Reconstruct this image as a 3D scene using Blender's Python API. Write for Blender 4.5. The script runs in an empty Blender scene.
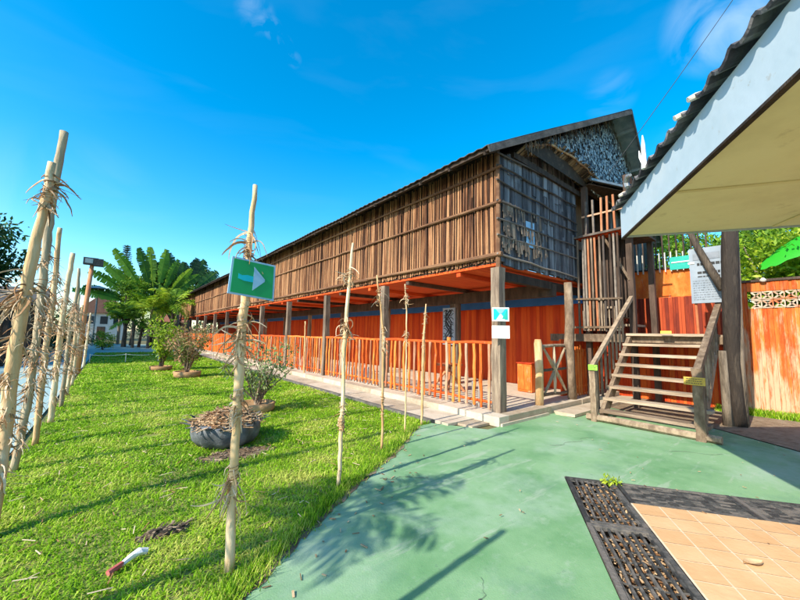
import bpy, bmesh, math, random
import numpy as np
from mathutils import Vector, Matrix, Quaternion
from math import radians, sin, cos, pi, sqrt
random.seed(7); rng = np.random.default_rng(11)
S = bpy.context.scene
COL = S.collection

# ------------------------------------------------------------------ camera
YAW, PITCH, ROLL, CAMH = radians(39.2), radians(5.9), radians(1.1), 1.5
fw = Vector((sin(YAW)*cos(PITCH), cos(YAW)*cos(PITCH), sin(PITCH)))
r0 = Vector((cos(YAW), -sin(YAW), 0)); u0 = r0.cross(fw)
rv = r0*cos(ROLL) + u0*sin(ROLL); uv = -r0*sin(ROLL) + u0*cos(ROLL)
cam_d = bpy.data.cameras.new('camera'); cam = bpy.data.objects.new('camera', cam_d); COL.objects.link(cam)
m = Matrix.Identity(4)
for i in range(3):
    m[i][0] = rv[i]; m[i][1] = uv[i]; m[i][2] = -fw[i]
m[0][3], m[1][3], m[2][3] = 0, 0, CAMH
cam.matrix_world = m
cam_d.sensor_width = 36; cam_d.lens = 350/800*36
cam_d.clip_start = 0.05; cam_d.clip_end = 6000
S.camera = cam

# ------------------------------------------------------------------ world and sun
SUN_EL, SHADOW_AZ = radians(35.4), radians(3.6)
W = bpy.data.worlds.new('World'); S.world = W; W.use_nodes = True
nt = W.node_tree; nt.nodes.clear()
out = nt.nodes.new('ShaderNodeOutputWorld'); bg = nt.nodes.new('ShaderNodeBackground')
sky = nt.nodes.new('ShaderNodeTexSky'); sky.sky_type = 'NISHITA'; sky.sun_disc = False
sky.sun_elevation = SUN_EL; sky.sun_rotation = radians(-90) - SHADOW_AZ
sky.air_density = 1.0; sky.dust_density = 0.6; sky.ozone_density = 2.2
hs = nt.nodes.new('ShaderNodeHueSaturation'); hs.inputs['Saturation'].default_value = 1.5; hs.inputs['Hue'].default_value = 0.488; hs.inputs['Value'].default_value = 1.82
nt.links.new(sky.outputs[0], hs.inputs['Color'])
tc = nt.nodes.new('ShaderNodeTexCoord')
mp = nt.nodes.new('ShaderNodeMapping'); mp.inputs['Scale'].default_value = (1.2, 2.0, 6.0); mp.inputs['Rotation'].default_value = (0.3, 0.2, 0.5)
nt.links.new(tc.outputs['Generated'], mp.inputs[0])
n1 = nt.nodes.new('ShaderNodeTexNoise'); n1.inputs['Scale'].default_value = 1.6; n1.inputs['Detail'].default_value = 8; n1.inputs['Distortion'].default_value = 0.6
nt.links.new(mp.outputs[0], n1.inputs['Vector'])
cr = nt.nodes.new('ShaderNodeMapRange'); cr.inputs[1].default_value = 0.52; cr.inputs[2].default_value = 0.85; cr.inputs[4].default_value = 0.03
nt.links.new(n1.outputs[0], cr.inputs[0])
# a few wisps of cirrus at their own places in the sky
def wisp(direction, width, amount, scale):
    d = Vector(direction).normalized()
    dt = nt.nodes.new('ShaderNodeVectorMath'); dt.operation = 'DOT_PRODUCT'; dt.inputs[1].default_value = d
    nz = nt.nodes.new('ShaderNodeVectorMath'); nz.operation = 'NORMALIZE'
    nt.links.new(tc.outputs['Generated'], nz.inputs[0]); nt.links.new(nz.outputs[0], dt.inputs[0])
    mr = nt.nodes.new('ShaderNodeMapRange'); mr.interpolation_type = 'SMOOTHSTEP'
    mr.inputs[1].default_value = cos(width); mr.inputs[2].default_value = 1.0; mr.inputs[4].default_value = amount
    nt.links.new(dt.outputs['Value'], mr.inputs[0])
    nn = nt.nodes.new('ShaderNodeTexNoise'); nn.inputs['Scale'].default_value = scale; nn.inputs['Detail'].default_value = 9; nn.inputs['Distortion'].default_value = 1.5
    nt.links.new(tc.outputs['Generated'], nn.inputs['Vector'])
    mr2 = nt.nodes.new('ShaderNodeMapRange'); mr2.inputs[1].default_value = 0.42; mr2.inputs[2].default_value = 0.68
    nt.links.new(nn.outputs[0], mr2.inputs[0])
    mu = nt.nodes.new('ShaderNodeMath'); mu.operation = 'MULTIPLY'
    nt.links.new(mr.outputs[0], mu.inputs[0]); nt.links.new(mr2.outputs[0], mu.inputs[1])
    return mu
total = cr.outputs[0]
def pix_dir(x, y): return fw + rv*((x-400)/350) + uv*((300-y)/350)
for (x, y, w, a, s) in [(722, 18, .10, .34, 6), (255, 12, .045, .13, 14), (272, 28, .025, .13, 14), (285, 45, .022, .13, 14), (294, 60, .02, .10, 14), (60, 232, .22, .20, 3), (610, 95, .06, .06, 10)]:
    wn = wisp(pix_dir(x, y), w, a, s)
    ad = nt.nodes.new('ShaderNodeMath'); ad.operation = 'ADD'; ad.use_clamp = True
    nt.links.new(total, ad.inputs[0]); nt.links.new(wn.outputs[0], ad.inputs[1]); total = ad.outputs[0]
mx = nt.nodes.new('ShaderNodeMix'); mx.data_type = 'RGBA'
nt.links.new(total, mx.inputs[0]); nt.links.new(hs.outputs[0], mx.inputs[6]); mx.inputs[7].default_value = (6.0, 7.0, 7.8, 1)
nt.links.new(mx.outputs[2], bg.inputs['Color']); bg.inputs['Strength'].default_value = 0.11
nt.links.new(bg.outputs[0], out.inputs['Surface'])
sl = bpy.data.lights.new('sun', 'SUN'); so = bpy.data.objects.new('sun', sl); COL.objects.link(so)
sl.energy = 4.6; sl.angle = radians(0.53); sl.color = (1.0, 0.93, 0.80)
ld = Vector((cos(SUN_EL)*cos(SHADOW_AZ), cos(SUN_EL)*sin(SHADOW_AZ), -sin(SUN_EL)))
so.rotation_euler = ld.to_track_quat('-Z', 'Y').to_euler(); so.location = (-20, 0, 20)
S.view_settings.view_transform = 'Standard'; S.view_settings.look = 'None'
S.view_settings.gamma = 1; S.view_settings.use_curve_mapping = False
S.view_settings.exposure = 0.7
S.render.engine = 'CYCLES'

# ------------------------------------------------------------------ materials
def mat(name, cols, scale=(1, 1, 1), freq=4.0, rough=0.85, bump=0.3, bscale=30.0, tint=0.5, patches=None, zwear=None, trans=0.0, metal=0.0, detail=6, spec=0.3, tintramp=None):
    """cols: 2-4 colours along a noise; 'tint' face attribute mixes in a shift per piece; patches=(colour, scale, lo, hi, amount, vecscale)."""
    M = bpy.data.materials.new(name); M.use_nodes = True; t = M.node_tree; N = t.nodes; L = t.links
    b = N['Principled BSDF']; b.inputs['Roughness'].default_value = rough; b.inputs['Metallic'].default_value = metal
    b.inputs['Specular IOR Level'].default_value = spec
    c = N.new('ShaderNodeTexCoord'); oi = N.new('ShaderNodeObjectInfo')
    of = N.new('ShaderNodeVectorMath'); of.operation = 'SCALE'; of.inputs[0].default_value = (7, 11, 5); L.new(oi.outputs['Random'], of.inputs['Scale'])
    av = N.new('ShaderNodeVectorMath'); av.operation = 'ADD'; L.new(c.outputs['Object'], av.inputs[0]); L.new(of.outputs[0], av.inputs[1])
    mp = N.new('ShaderNodeMapping'); mp.inputs['Scale'].default_value = scale; L.new(av.outputs[0], mp.inputs[0])
    nz = N.new('ShaderNodeTexNoise'); nz.inputs['Scale'].default_value = freq; nz.inputs['Detail'].default_value = detail; nz.inputs['Roughness'].default_value = 0.62
    L.new(mp.outputs[0], nz.inputs['Vector'])
    at = N.new('ShaderNodeAttribute'); at.attribute_name = 'tint'
    ma = N.new('ShaderNodeMath'); ma.operation = 'MULTIPLY_ADD'; ma.inputs[1].default_value = tint; L.new(at.outputs['Fac'], ma.inputs[0])
    mb_ = N.new('ShaderNodeMath'); mb_.operation = 'MULTIPLY_ADD'; mb_.inputs[1].default_value = 1.0; mb_.inputs[2].default_value = -0.5*tint
    L.new(nz.outputs[0], mb_.inputs[0]); L.new(mb_.outputs[0], ma.inputs[2])
    rp = N.new('ShaderNodeValToRGB'); e = rp.color_ramp.elements
    n = len(cols)
    e[0].position = 0.28; e[0].color = (*cols[0], 1); e[1].position = 0.72; e[1].color = (*cols[-1], 1)
    for i in range(1, n-1):
        q = e.new(0.28 + 0.44*i/(n-1)); q.color = (*cols[i], 1)
    L.new(ma.outputs[0], rp.inputs[0])
    colour = rp.outputs[0]
    for p in (patches or []):
        pc, ps, lo, hi, amt, vs = p
        pm = N.new('ShaderNodeMapping'); pm.inputs['Scale'].default_value = vs; pm.inputs['Location'].default_value = (3.1, 1.7, .4); L.new(av.outputs[0], pm.inputs[0])
        pn = N.new('ShaderNodeTexNoise'); pn.inputs['Scale'].default_value = ps; pn.inputs['Detail'].default_value = 7; pn.inputs['Roughness'].default_value = 0.65; L.new(pm.outputs[0], pn.inputs['Vector'])
        pr = N.new('ShaderNodeMapRange'); pr.inputs[1].default_value = lo; pr.inputs[2].default_value = hi; pr.inputs[4].default_value = amt; L.new(pn.outputs[0], pr.inputs[0])
        if zwear and p is patches[0]:
            sx = N.new('ShaderNodeSeparateXYZ'); L.new(c.outputs['Object'], sx.inputs[0]); zr = N.new('ShaderNodeMapRange'); zr.inputs[1].default_value = zwear[0]; zr.inputs[2].default_value = zwear[1]; zr.inputs[3].default_value = zwear[2]; zr.inputs[4].default_value = zwear[3]
            L.new(sx.outputs[2], zr.inputs[0]); zs = N.new('ShaderNodeMath'); zs.operation = 'ADD'; L.new(pn.outputs[0], zs.inputs[0]); L.new(zr.outputs[0], zs.inputs[1]); L.new(zs.outputs[0], pr.inputs[0])
        px = N.new('ShaderNodeMix'); px.data_type = 'RGBA'; L.new(pr.outputs[0], px.inputs[0]); L.new(colour, px.inputs[6]); px.inputs[7].default_value = (*pc, 1)
        colour = px.outputs[2]
    L.new(colour, b.inputs['Base Color'])
    if bump:
        bm_ = N.new('ShaderNodeMapping'); bm_.inputs['Scale'].default_value = scale; L.new(av.outputs[0], bm_.inputs[0])
        bn = N.new('ShaderNodeTexNoise'); bn.inputs['Scale'].default_value = bscale; bn.inputs['Detail'].default_value = 5; L.new(bm_.outputs[0], bn.inputs['Vector'])
        bp = N.new('ShaderNodeBump'); bp.inputs['Strength'].default_value = bump; bp.inputs['Distance'].default_value = 0.02
        L.new(bn.outputs[0], bp.inputs['Height']); L.new(bp.outputs[0], b.inputs['Normal'])
    if trans:
        tr = N.new('ShaderNodeBsdfTranslucent'); L.new(colour, tr.inputs['Color'])
        ms = N.new('ShaderNodeMixShader'); ms.inputs[0].default_value = trans
        L.new(b.outputs[0], ms.inputs[1]); L.new(tr.outputs[0], ms.inputs[2]); L.new(ms.outputs[0], N['Material Output'].inputs[0])
    return M

ORANGE = [(.55, .075, .010), (.72, .14, .018), (.80, .25, .05)]
RED = [(.46, .040, .008), (.62, .070, .010), (.72, .12, .018)]
MT = dict(
    shade_red=mat('shade_toned_red_boards', [(.16, .022, .010), (.30, .04, .012), (.42, .07, .02)], scale=(1, 1, .2), freq=6, tint=.6, bump=.4),  # red boards darkened in the colour to stand for shade
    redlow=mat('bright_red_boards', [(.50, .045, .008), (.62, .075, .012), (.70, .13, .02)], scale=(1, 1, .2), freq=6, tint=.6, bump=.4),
    ground=mat('dry_ground', [(.10, .09, .04), (.17, .15, .06), (.10, .14, .03)], freq=.5),
    turf=mat('lawn_soil', [(.09, .14, .015), (.16, .22, .025), (.24, .24, .06)], freq=2.2, bump=.6, bscale=60),
    turf_far=mat('short_turf', [(.10, .22, .015), (.15, .30, .02), (.19, .34, .03)], freq=1.5, bump=.8, bscale=80),
    blade=mat('grass_blade', [(.08, .20, .010), (.20, .40, .010), (.34, .56, .016), (.56, .58, .12)], freq=1.3, tint=.55, bump=0, trans=.30, rough=.6, spec=.15),
    path=mat('green_painted_concrete', [(.060, .165, .068), (.125, .275, .115), (.215, .370, .185)], freq=1.2, bump=.16, bscale=90, rough=.8,
             patches=[((.34, .44, .33), .9, .48, .68, .7, (1, 1, 1)), ((.36, .44, .33), 5, .57, .72, .45, (1, 1.5, 1)), ((.42, .45, .36), 2.6, .60, .66, .4, (.35, 2.2, 1)), ((.10, .22, .13), 1.9, .54, .76, .6, (1, 1, 1)), ((.10, .17, .12), 22, .62, .74, .55, (1, 1, 1)), ((.36, .38, .29), 55, .60, .72, .4, (1, 1, 1))]),
    path_far=mat('blue_grey_path_concrete', [(.22, .34, .33), (.28, .42, .40), (.34, .46, .44)], freq=.8, bump=.3),
    concrete=mat('tan_concrete', [(.36, .28, .19), (.48, .38, .27), (.56, .47, .35)], freq=3, bump=.5, bscale=40,
                 patches=[((.20, .16, .11), 3, .55, .75, .6, (1, 1, 1)), ((.62, .55, .44), 9, .58, .7, .5, (1, 1, 1))]),
    darkconc=mat('dark_kerb_concrete', [(.07, .065, .055), (.13, .12, .10), (.20, .18, .15)], freq=5, bump=.6),
    soil=mat('brown_soil', [(.13, .08, .045), (.22, .15, .09), (.32, .24, .16)], freq=8, bump=1, bscale=60),
    husk=mat('dry_husk', [(.22, .11, .05), (.40, .24, .12), (.58, .40, .23)], freq=9, tint=.8, bump=.4),
    shaving=mat('pale_wood_shaving', [(.34, .17, .07), (.60, .38, .20), (.80, .62, .42)], freq=8, tint=.7, bump=.2, trans=.15),
    peeled=mat('peeled_pale_wood', [(.46, .25, .10), (.68, .44, .22), (.80, .62, .40)], scale=(1, 1, .25), freq=9, bump=.5, bscale=30,
               patches=[((.36, .20, .09), 5, .56, .7, .7, (1, 1, .6)), ((.20, .13, .07), 16, .66, .72, .8, (1, 1, 1.5))]),
    peeled_dark=mat('weathered_grey_pole_wood', [(.28, .20, .12), (.44, .34, .21), (.60, .48, .31)], scale=(1, 1, .25), freq=9, bump=.5),
    rust_pole=mat('red_brown_pole', [(.34, .10, .04), (.48, .17, .07), (.60, .26, .12)], scale=(1, 1, .3), freq=6),
    stickwall=mat('brown_split_sticks', [(.055, .021, .010), (.17, .066, .028), (.31, .135, .058), (.45, .235, .11)], scale=(4, 4, .35), freq=3, tint=.75, bump=.6, bscale=20,
                  patches=[((.06, .035, .025), 1.1, .55, .72, .5, (.3, 1, 1))]),
    rail=mat('brown_pole_rail', [(.13, .06, .03), (.24, .125, .062), (.36, .20, .11)], scale=(1, .2, 1), freq=5, tint=.4),
    bark=mat('blue_grey_bark_board', [(.028, .027, .029), (.068, .068, .074), (.14, .145, .155), (.27, .28, .29)], scale=(5, 5, .45), freq=2.6, tint=.34, bump=.9, bscale=22,
             patches=[((.28, .30, .30), 1.6, .60, .75, .55, (1.4, 1, 1)), ((.035, .03, .03), 1.2, .56, .75, .6, (1, 1, 1.4))]),
    greyrail=mat('grey_wood_rail', [(.075, .058, .048), (.14, .115, .095), (.25, .205, .165)], scale=(.3, 1, 1), freq=6),
    thatch=mat('grey_blue_scale_thatch', [(.10, .14, .18), (.24, .33, .40), (.40, .51, .58), (.56, .66, .70)], freq=6, tint=.8, bump=.5),
    fringe=mat('dark_brown_thatch', [(.045, .032, .022), (.12, .085, .055), (.26, .19, .12)], freq=6, tint=.8),
    post=mat('dark_weathered_timber', [(.075, .052, .036), (.19, .135, .095), (.38, .29, .20)], scale=(3, 3, .35), freq=4, bump=.9, bscale=20, tint=.2),
    greytimber=mat('grey_brown_timber', [(.11, .072, .045), (.22, .155, .10), (.38, .285, .19)], scale=(1.3, 1.3, .6), freq=7, bump=.8, bscale=25, tint=.3,
                   patches=[((.10, .075, .055), 3, .56, .72, .6, (1, 1, 1))]),
    tread=mat('worn_tread_plank', [(.17, .115, .075), (.32, .235, .16), (.47, .37, .26)], scale=(2, .25, 2), freq=6, bump=.8, bscale=20, tint=.35),
    darkwood=mat('dark_brown_wood', [(.028, .018, .013), (.06, .04, .028), (.11, .07, .05)], scale=(2, 2, .4), freq=4, bump=.7, tint=.4),
    orange=mat('orange_painted_sticks', ORANGE, scale=(1, 1, .4), freq=6, tint=.6, bump=.4, patches=[((.55, .30, .17), 9, .58, .70, .6, (1, 1, .4))]),
    orange_worn=mat('worn_orange_sticks', [(.34, .12, .05), (.46, .20, .10), (.54, .32, .20)], scale=(1, 1, .3), freq=7, tint=.5, bump=.4),
    red=mat('red_orange_corrugated_wall', RED, scale=(1, 1, .12), freq=4, tint=.4, bump=.3, patches=[((.22, .02, .006), 7, .55, .75, .6, (1, 1, .08))]),
    ceiling=mat('red_painted_ceiling', [(.56, .055, .010), (.68, .09, .014), (.76, .15, .022)], freq=5, bump=.3, scale=(.3, 3, 1)),
    fence=mat('worn_orange_board_fence', [(.50, .07, .010), (.62, .12, .018), (.70, .20, .035)], scale=(1, 1, .25), freq=5, tint=.5, bump=.5, zwear=(.2, 2.4, .10, -.16),
              patches=[((.60, .42, .26), 4.5, .42, .56, .85, (1, 1.6, .28)), ((.62, .14, .03), 9, .52, .62, .8, (1, 2, .25)), ((.34, .20, .10), 16, .56, .68, .7, (1, 1, .12))]),
    ventpaint=mat('flaking_vent_paint', [(.40, .26, .16), (.58, .46, .34)], freq=5, bump=.4, patches=[((.50, .12, .03), 5, .50, .60, .9, (1, 1, 1))]),
    blue=mat('blue_painted_band', [(.03, .16, .48), (.05, .22, .60)], freq=3, bump=.1),
    white=mat('white_paint', [(.66, .64, .60), (.80, .79, .76)], freq=5, bump=.2),
    offwhite=mat('pale_worn_paint', [(.52, .46, .38), (.72, .67, .58)], freq=7, bump=.4),
    fascia=mat('pale_blue_fascia_paint', [(.36, .45, .50), (.46, .54, .60)], freq=3, bump=.08, bscale=20, patches=[((.36, .36, .34), 14, .64, .70, .6, (1, 1, 1)), ((.55, .57, .56), 2, .5, .7, .4, (1, 1, 1))]),
    soffit=mat('cream_soffit_board', [(.72, .62, .33), (.78, .69, .39), (.82, .74, .45)], freq=1.2, bump=.08, bscale=10, patches=[((.50, .40, .20), 1.1, .48, .75, .5, (1, 1, 1)), ((.40, .30, .15), 7, .60, .74, .4, (1, 1, 1))]),
    roofmetal=mat('dark_roof_sheet', [(.05, .045, .04), (.10, .09, .08), (.17, .15, .13)], freq=4, bump=.5, tint=.3),
    roofunder=mat('green_grey_metal_underside', [(.20, .28, .30), (.30, .38, .40), (.38, .46, .46)], freq=5, bump=.2),
    rooftile=mat('grey_roof_tile', [(.045, .04, .045), (.09, .08, .08), (.22, .20, .19)], freq=6, bump=.5, tint=.5),
    metal=mat('dull_galvanised_metal', [(.25, .26, .26), (.40, .41, .41)], freq=8, rough=.5, metal=.6, bump=.1),
    iron=mat('dark_iron_grate', [(.035, .035, .034), (.08, .078, .072), (.16, .14, .12)], freq=14, rough=.6, bump=.5),
    tile=mat('peach_floor_tile', [(.58, .33, .15), (.66, .40, .20), (.72, .46, .25)], freq=2.2, bump=.15, rough=.65, tint=.25, patches=[((.46, .30, .17), 5, .62, .8, .4, (1, 1, 1))]),
    grout=mat('pale_grout', [(.66, .52, .36), (.76, .63, .47)], freq=9),
    rubber=mat('black_rubber', [(.025, .028, .030), (.075, .082, .088), (.17, .18, .19)], freq=6, rough=.55, bump=.3),
    clay=mat('tan_clay_planter', [(.36, .20, .09), (.50, .31, .15)], freq=6),
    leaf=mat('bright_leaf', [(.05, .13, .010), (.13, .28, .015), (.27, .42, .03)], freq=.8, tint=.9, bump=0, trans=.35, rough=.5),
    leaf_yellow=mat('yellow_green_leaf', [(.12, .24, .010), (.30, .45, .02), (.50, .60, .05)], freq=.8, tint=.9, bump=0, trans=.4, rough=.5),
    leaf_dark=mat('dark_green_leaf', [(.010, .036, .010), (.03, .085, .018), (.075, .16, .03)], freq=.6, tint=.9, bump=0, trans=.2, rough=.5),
    leaf_red=mat('red_green_leaf', [(.10, .17, .03), (.28, .26, .08), (.46, .24, .13)], freq=3, tint=.9, bump=0, trans=.3),
    leaf_grey=mat('grey_green_leaf', [(.08, .14, .05), (.17, .26, .08), (.33, .38, .16)], freq=3, tint=.9, bump=0, trans=.3),
    trunk=mat('grey_brown_bark', [(.035, .026, .020), (.09, .068, .048), (.22, .17, .12)], scale=(3, 3, .6), freq=3.5, bump=1.0, bscale=14),
    signgreen=mat('green_sign_face', [(.005, .27, .085), (.008, .33, .11)], freq=3, bump=.05, rough=.5),
    signblue=mat('pale_blue_sign_paint', [(.20, .42, .60), (.32, .52, .68)], freq=12, bump=0),
    cyan=mat('cyan_sign_paint', [(.0, .38, .50), (.01, .46, .56)], freq=12, bump=0),
    teal=mat('teal_plastic', [(.0, .30, .22), (.02, .38, .30)], freq=5, bump=.1, rough=.4),
    signyellow=mat('yellow_label', [(.60, .52, .05), (.72, .64, .10)], freq=9, bump=0),
    signlime=mat('lime_label', [(.28, .60, .06), (.38, .70, .10)], freq=9, bump=0),
    signgold=mat('gold_label', [(.42, .28, .05), (.55, .38, .08)], freq=9, bump=0),
    ink=mat('dark_ink', [(.03, .03, .03), (.06, .06, .06)], freq=9, bump=0),
    greyink=mat('grey_ink', [(.16, .18, .2), (.25, .27, .3)], freq=9, bump=0),
    board=mat('blue_grey_notice_board', [(.24, .28, .32), (.33, .37, .41)], freq=4, bump=.1),
    redplastic=mat('red_plastic', [(.45, .10, .09), (.60, .25, .22)], freq=20),
    glass=mat('dark_window_glass', [(.02, .03, .04), (.05, .07, .08)], freq=3, rough=.15, bump=0),
    lens=mat('grey_lamp_lens', [(.20, .26, .26), (.32, .38, .38)], freq=3, rough=.2, bump=0),
    housewall=mat('cream_house_wall', [(.56, .52, .46), (.70, .66, .60)], freq=1.5, bump=.2),
    redroof=mat('red_brown_roof', [(.28, .10, .06), (.42, .18, .11)], freq=3, bump=.4, scale=(1, 6, 1)),
    brownwall=mat('brown_plank_wall', [(.07, .04, .025), (.14, .08, .05), (.22, .14, .09)], scale=(3, 3, .3), freq=4, bump=.5),
    leafbright=mat('vivid_green_leaf', [(.02, .36, .02), (.04, .46, .03)], freq=3, bump=.1, trans=.3, rough=.4),
)

# ------------------------------------------------------------------ mesh helpers
def tag(o, label=None, cat=None, group=None, kind=None):
    if label: o['label'] = label
    if cat: o['category'] = cat
    if group: o['group'] = group
    if kind: o['kind'] = kind
    return o
def empty(name, loc, label, cat, group=None):
    o = bpy.data.objects.new(name, None); COL.objects.link(o); o.location = loc; o.empty_display_size = .2
    return tag(o, label, cat, group)
def root_loc(p):
    v = Vector((0, 0, 0))
    while p: v += Vector(p.location); p = p.parent
    return v
class MB:
    def __init__(s): s.v = []; s.f = []; s.t = []
    def add(s, vs, fs, t=None):
        n = len(s.v); s.v += [tuple(p) for p in vs]; s.f += [tuple(i+n for i in f) for f in fs]
        t = random.random() if t is None else t
        s.t += [t]*len(fs); return s
    def box(s, a, b, t=None, jit=0):
        (x0, y0, z0), (x1, y1, z1) = a, b
        J = lambda: random.uniform(-jit, jit) if jit else 0
        v = [(x+J(), y+J(), z+J()) for z in (z0, z1) for (x, y) in ((x0, y0), (x1, y0), (x1, y1), (x0, y1))]
        return s.add(v, [(0, 3, 2, 1), (4, 5, 6, 7), (0, 1, 5, 4), (1, 2, 6, 5), (2, 3, 7, 6), (3, 0, 4, 7)], t)
    def bar(s, p, q, w, h, up=(0, 0, 1), t=None, taper=1.0):
        p, q = Vector(p), Vector(q); d = (q-p).normalized(); u = Vector(up)
        if abs(d.dot(u)) > .98: u = Vector((0, 1, 0))
        a = d.cross(u).normalized(); b = a.cross(d).normalized()
        vs = []
        for c, k in ((p, 1), (q, taper)):
            for i, j in ((-1, -1), (1, -1), (1, 1), (-1, 1)): vs.append(c + a*(i*w/2*k) + b*(j*h/2*k))
        return s.add(vs, [(0, 3, 2, 1), (4, 5, 6, 7), (0, 1, 5, 4), (1, 2, 6, 5), (2, 3, 7, 6), (3, 0, 4, 7)], t)
    def tube(s, pts, rad, n=6, t=None, caps=True, lump=0.0, closed=False):
        pts = [Vector(p) for p in pts]; rad = [rad]*len(pts) if not hasattr(rad, '__len__') else rad
        vs = []; fs = []; m = len(pts); ref = Vector((0, 0, 1)); a0 = None
        for i, p in enumerate(pts):
            d = (pts[min(i+1, m-1)] - pts[max(i-1, 0)]).normalized()
            if a0 is None:
                r = ref if abs(d.z) < .9 else Vector((1, 0, 0)); a0 = d.cross(r).normalized()
            a0 = (a0 - d*a0.dot(d)).normalized(); b0 = d.cross(a0)
            for k in range(n):
                g = 2*pi*k/n; R = rad[i]*(1 + random.uniform(-lump, lump)); vs.append(p + a0*cos(g)*R + b0*sin(g)*R)
        for i in range(m-1):
            for k in range(n): fs.append((i*n+k, i*n+(k+1) % n, (i+1)*n+(k+1) % n, (i+1)*n+k))
        if caps: fs.append(tuple(range(n-1, -1, -1))); fs.append(tuple((m-1)*n+k for k in range(n)))
        return s.add(vs, fs, t)
    def lathe(s, c, prof, n=28, t=None, wob=0.0, rib=0.0, ribs=8):
        vs = []; fs = []; ph = random.random()*6
        for (r, z) in prof:
            for k in range(n):
                g = 2*pi*k/n; R = r*(1 + wob*sin(2*g+ph) + rib*cos(ribs*g)); vs.append((c[0]+R*cos(g), c[1]+R*sin(g), c[2]+z))
        for i in range(len(prof)-1):
            for k in range(n): fs.append((i*n+k, i*n+(k+1) % n, (i+1)*n+(k+1) % n, (i+1)*n+k))
        fs.append(tuple(range(n-1, -1, -1))); fs.append(tuple((len(prof)-1)*n+k for k in range(n)))
        return s.add(vs, fs, t)
    def poly(s, pts, th=0.0, t=None):
        """flat polygon through 3D pts; th extrudes downwards"""
        n = len(pts); vs = list(pts)
        if not th: return s.add(vs, [tuple(range(n))], t)
        vs = vs + [(p[0], p[1], p[2]-th) for p in pts]
        return s.add(vs, [tuple(range(n)), tuple(range(2*n-1, n-1, -1))] + [(i, i+n, (i+1) % n+n, (i+1) % n) for i in range(n)], t)
    def slab(s, pts, nrm, th, t=None):
        n = len(pts); k = Vector(nrm).normalized()*th; vs = [Vector(p) for p in pts]; vs += [p-k for p in vs]
        return s.add(vs, [tuple(range(n)), tuple(range(2*n-1, n-1, -1))] + [(i, i+n, (i+1) % n+n, (i+1) % n) for i in range(n)], t)
    def build(s, name, material, parent=None, smooth=False):
        o = mesh_obj(name, np.array(s.v, dtype=np.float32), s.f, np.array(s.t, dtype=np.float32), material, parent)
        if smooth: o.data.shade_smooth()
        return o
def mesh_obj(name, v, faces, t, material, parent=None):
    org = np.array(root_loc(parent), dtype=np.float32)
    me = bpy.data.meshes.new(name)
    me.from_pydata((v-org).tolist(), [], faces)
    at = me.attributes.new('tint', 'FLOAT', 'FACE'); at.data.foreach_set('value', t)
    me.materials.append(MT[material]); me.update()
    o = bpy.data.objects.new(name, me); COL.objects.link(o)
    if parent: o.parent = parent
    return o
def quads_obj(name, Q, t, material, parent=None):
    """Q: n x 4 x 3 array of quads"""
    n = len(Q); org = np.array(root_loc(parent), dtype=np.float32)
    me = bpy.data.meshes.new(name); me.vertices.add(4*n); me.loops.add(4*n); me.polygons.add(n)
    me.vertices.foreach_set('co', (Q.reshape(-1, 3)-org).astype(np.float32).ravel())
    me.loops.foreach_set('vertex_index', np.arange(4*n, dtype=np.int32))
    me.polygons.foreach_set('loop_start', np.arange(0, 4*n, 4, dtype=np.int32))
    me.polygons.foreach_set('loop_total', np.full(n, 4, dtype=np.int32))
    me.update(calc_edges=True)
    at = me.attributes.new('tint', 'FLOAT', 'FACE'); at.data.foreach_set('value', t.astype(np.float32))
    me.materials.append(MT[material])
    o = bpy.data.objects.new(name, me); COL.objects.link(o)
    if parent: o.parent = parent
    return o
def copy_tree(o, parent=None):
    c = o.copy(); COL.objects.link(c)
    if parent: c.parent = parent
    for ch in list(o.children): copy_tree(ch, c)
    return c
def unit(a): return a/np.maximum(np.linalg.norm(a, axis=-1, keepdims=True), 1e-9)
def leaves(centres, radii, n, size, squash=.8, shell=.45, droop=.2, aspect=.42):
    """n leaf quads spread through the ellipsoid clumps"""
    c = np.array(centres, float); r = np.array(radii, float)
    w = r**2; idx = rng.choice(len(c), n, p=w/w.sum())
    d = unit(rng.normal(size=(n, 3))); rad = (shell + (1-shell)*rng.random(n)**.5)*(1+.22*rng.normal(size=n))
    p = c[idx] + d*(r[idx]*rad)[:, None]*np.array([1, 1, squash])
    a = unit(d*.7 + rng.normal(size=(n, 3))*.8 + np.array([0, 0, -droop]))
    b = unit(np.cross(a, rng.normal(size=(n, 3)) + np.array([0, 0, 1.2])))
    L = size*(.6+.8*rng.random(n))[:, None]; Wd = L*aspect
    Q = np.stack([p, p+a*L*.55+b*Wd*.5, p+a*L, p+a*L*.5-b*Wd*.5], axis=1)
    t = np.clip(.45*rng.random(len(c))[idx]*1.2 + .55*rng.random(n), 0, 1)
    return Q, t

# ------------------------------------------------------------------ setting
U = np.array([-.823, -.568]); V = np.array([.568, -.823]); O2 = np.array([3.96, 1.95])      # axes of the tiled court and its drain
def st(s, t, z=0): p = O2 + U*s + V*t; return (float(p[0]), float(p[1]), z)
g = MB(); R = 3000
for (s0, s1, t0, t1) in [(-R, 0, -R, R), (5, R, -R, R), (0, 5, -R, 0), (0, 5, 4.5, R)]:
    g.poly([st(s0, t0, -.02), st(s1, t0, -.02), st(s1, t1, -.02), st(s0, t1, -.02)][::-1])
tag(g.build('ground', 'ground'), kind='structure')
EDGE = [(-1.2, .95), (-.6, 1.32), (.2, 1.86), (1.05, 2.48), (1.83, 3.02), (2.96, 3.68), (4.08, 4.48)]
def edge_jit(pts, n=14, a=.025):
    o = []
    for i in range(len(pts)-1):
        for k in range(n):
            f = k/n; o.append((pts[i][0]*(1-f)+pts[i+1][0]*f + random.uniform(-a, a), pts[i][1]*(1-f)+pts[i+1][1]*f + random.uniform(-a, a)))
    return o + [pts[-1]]
path_edge = edge_jit(EDGE)
g = MB()
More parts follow.
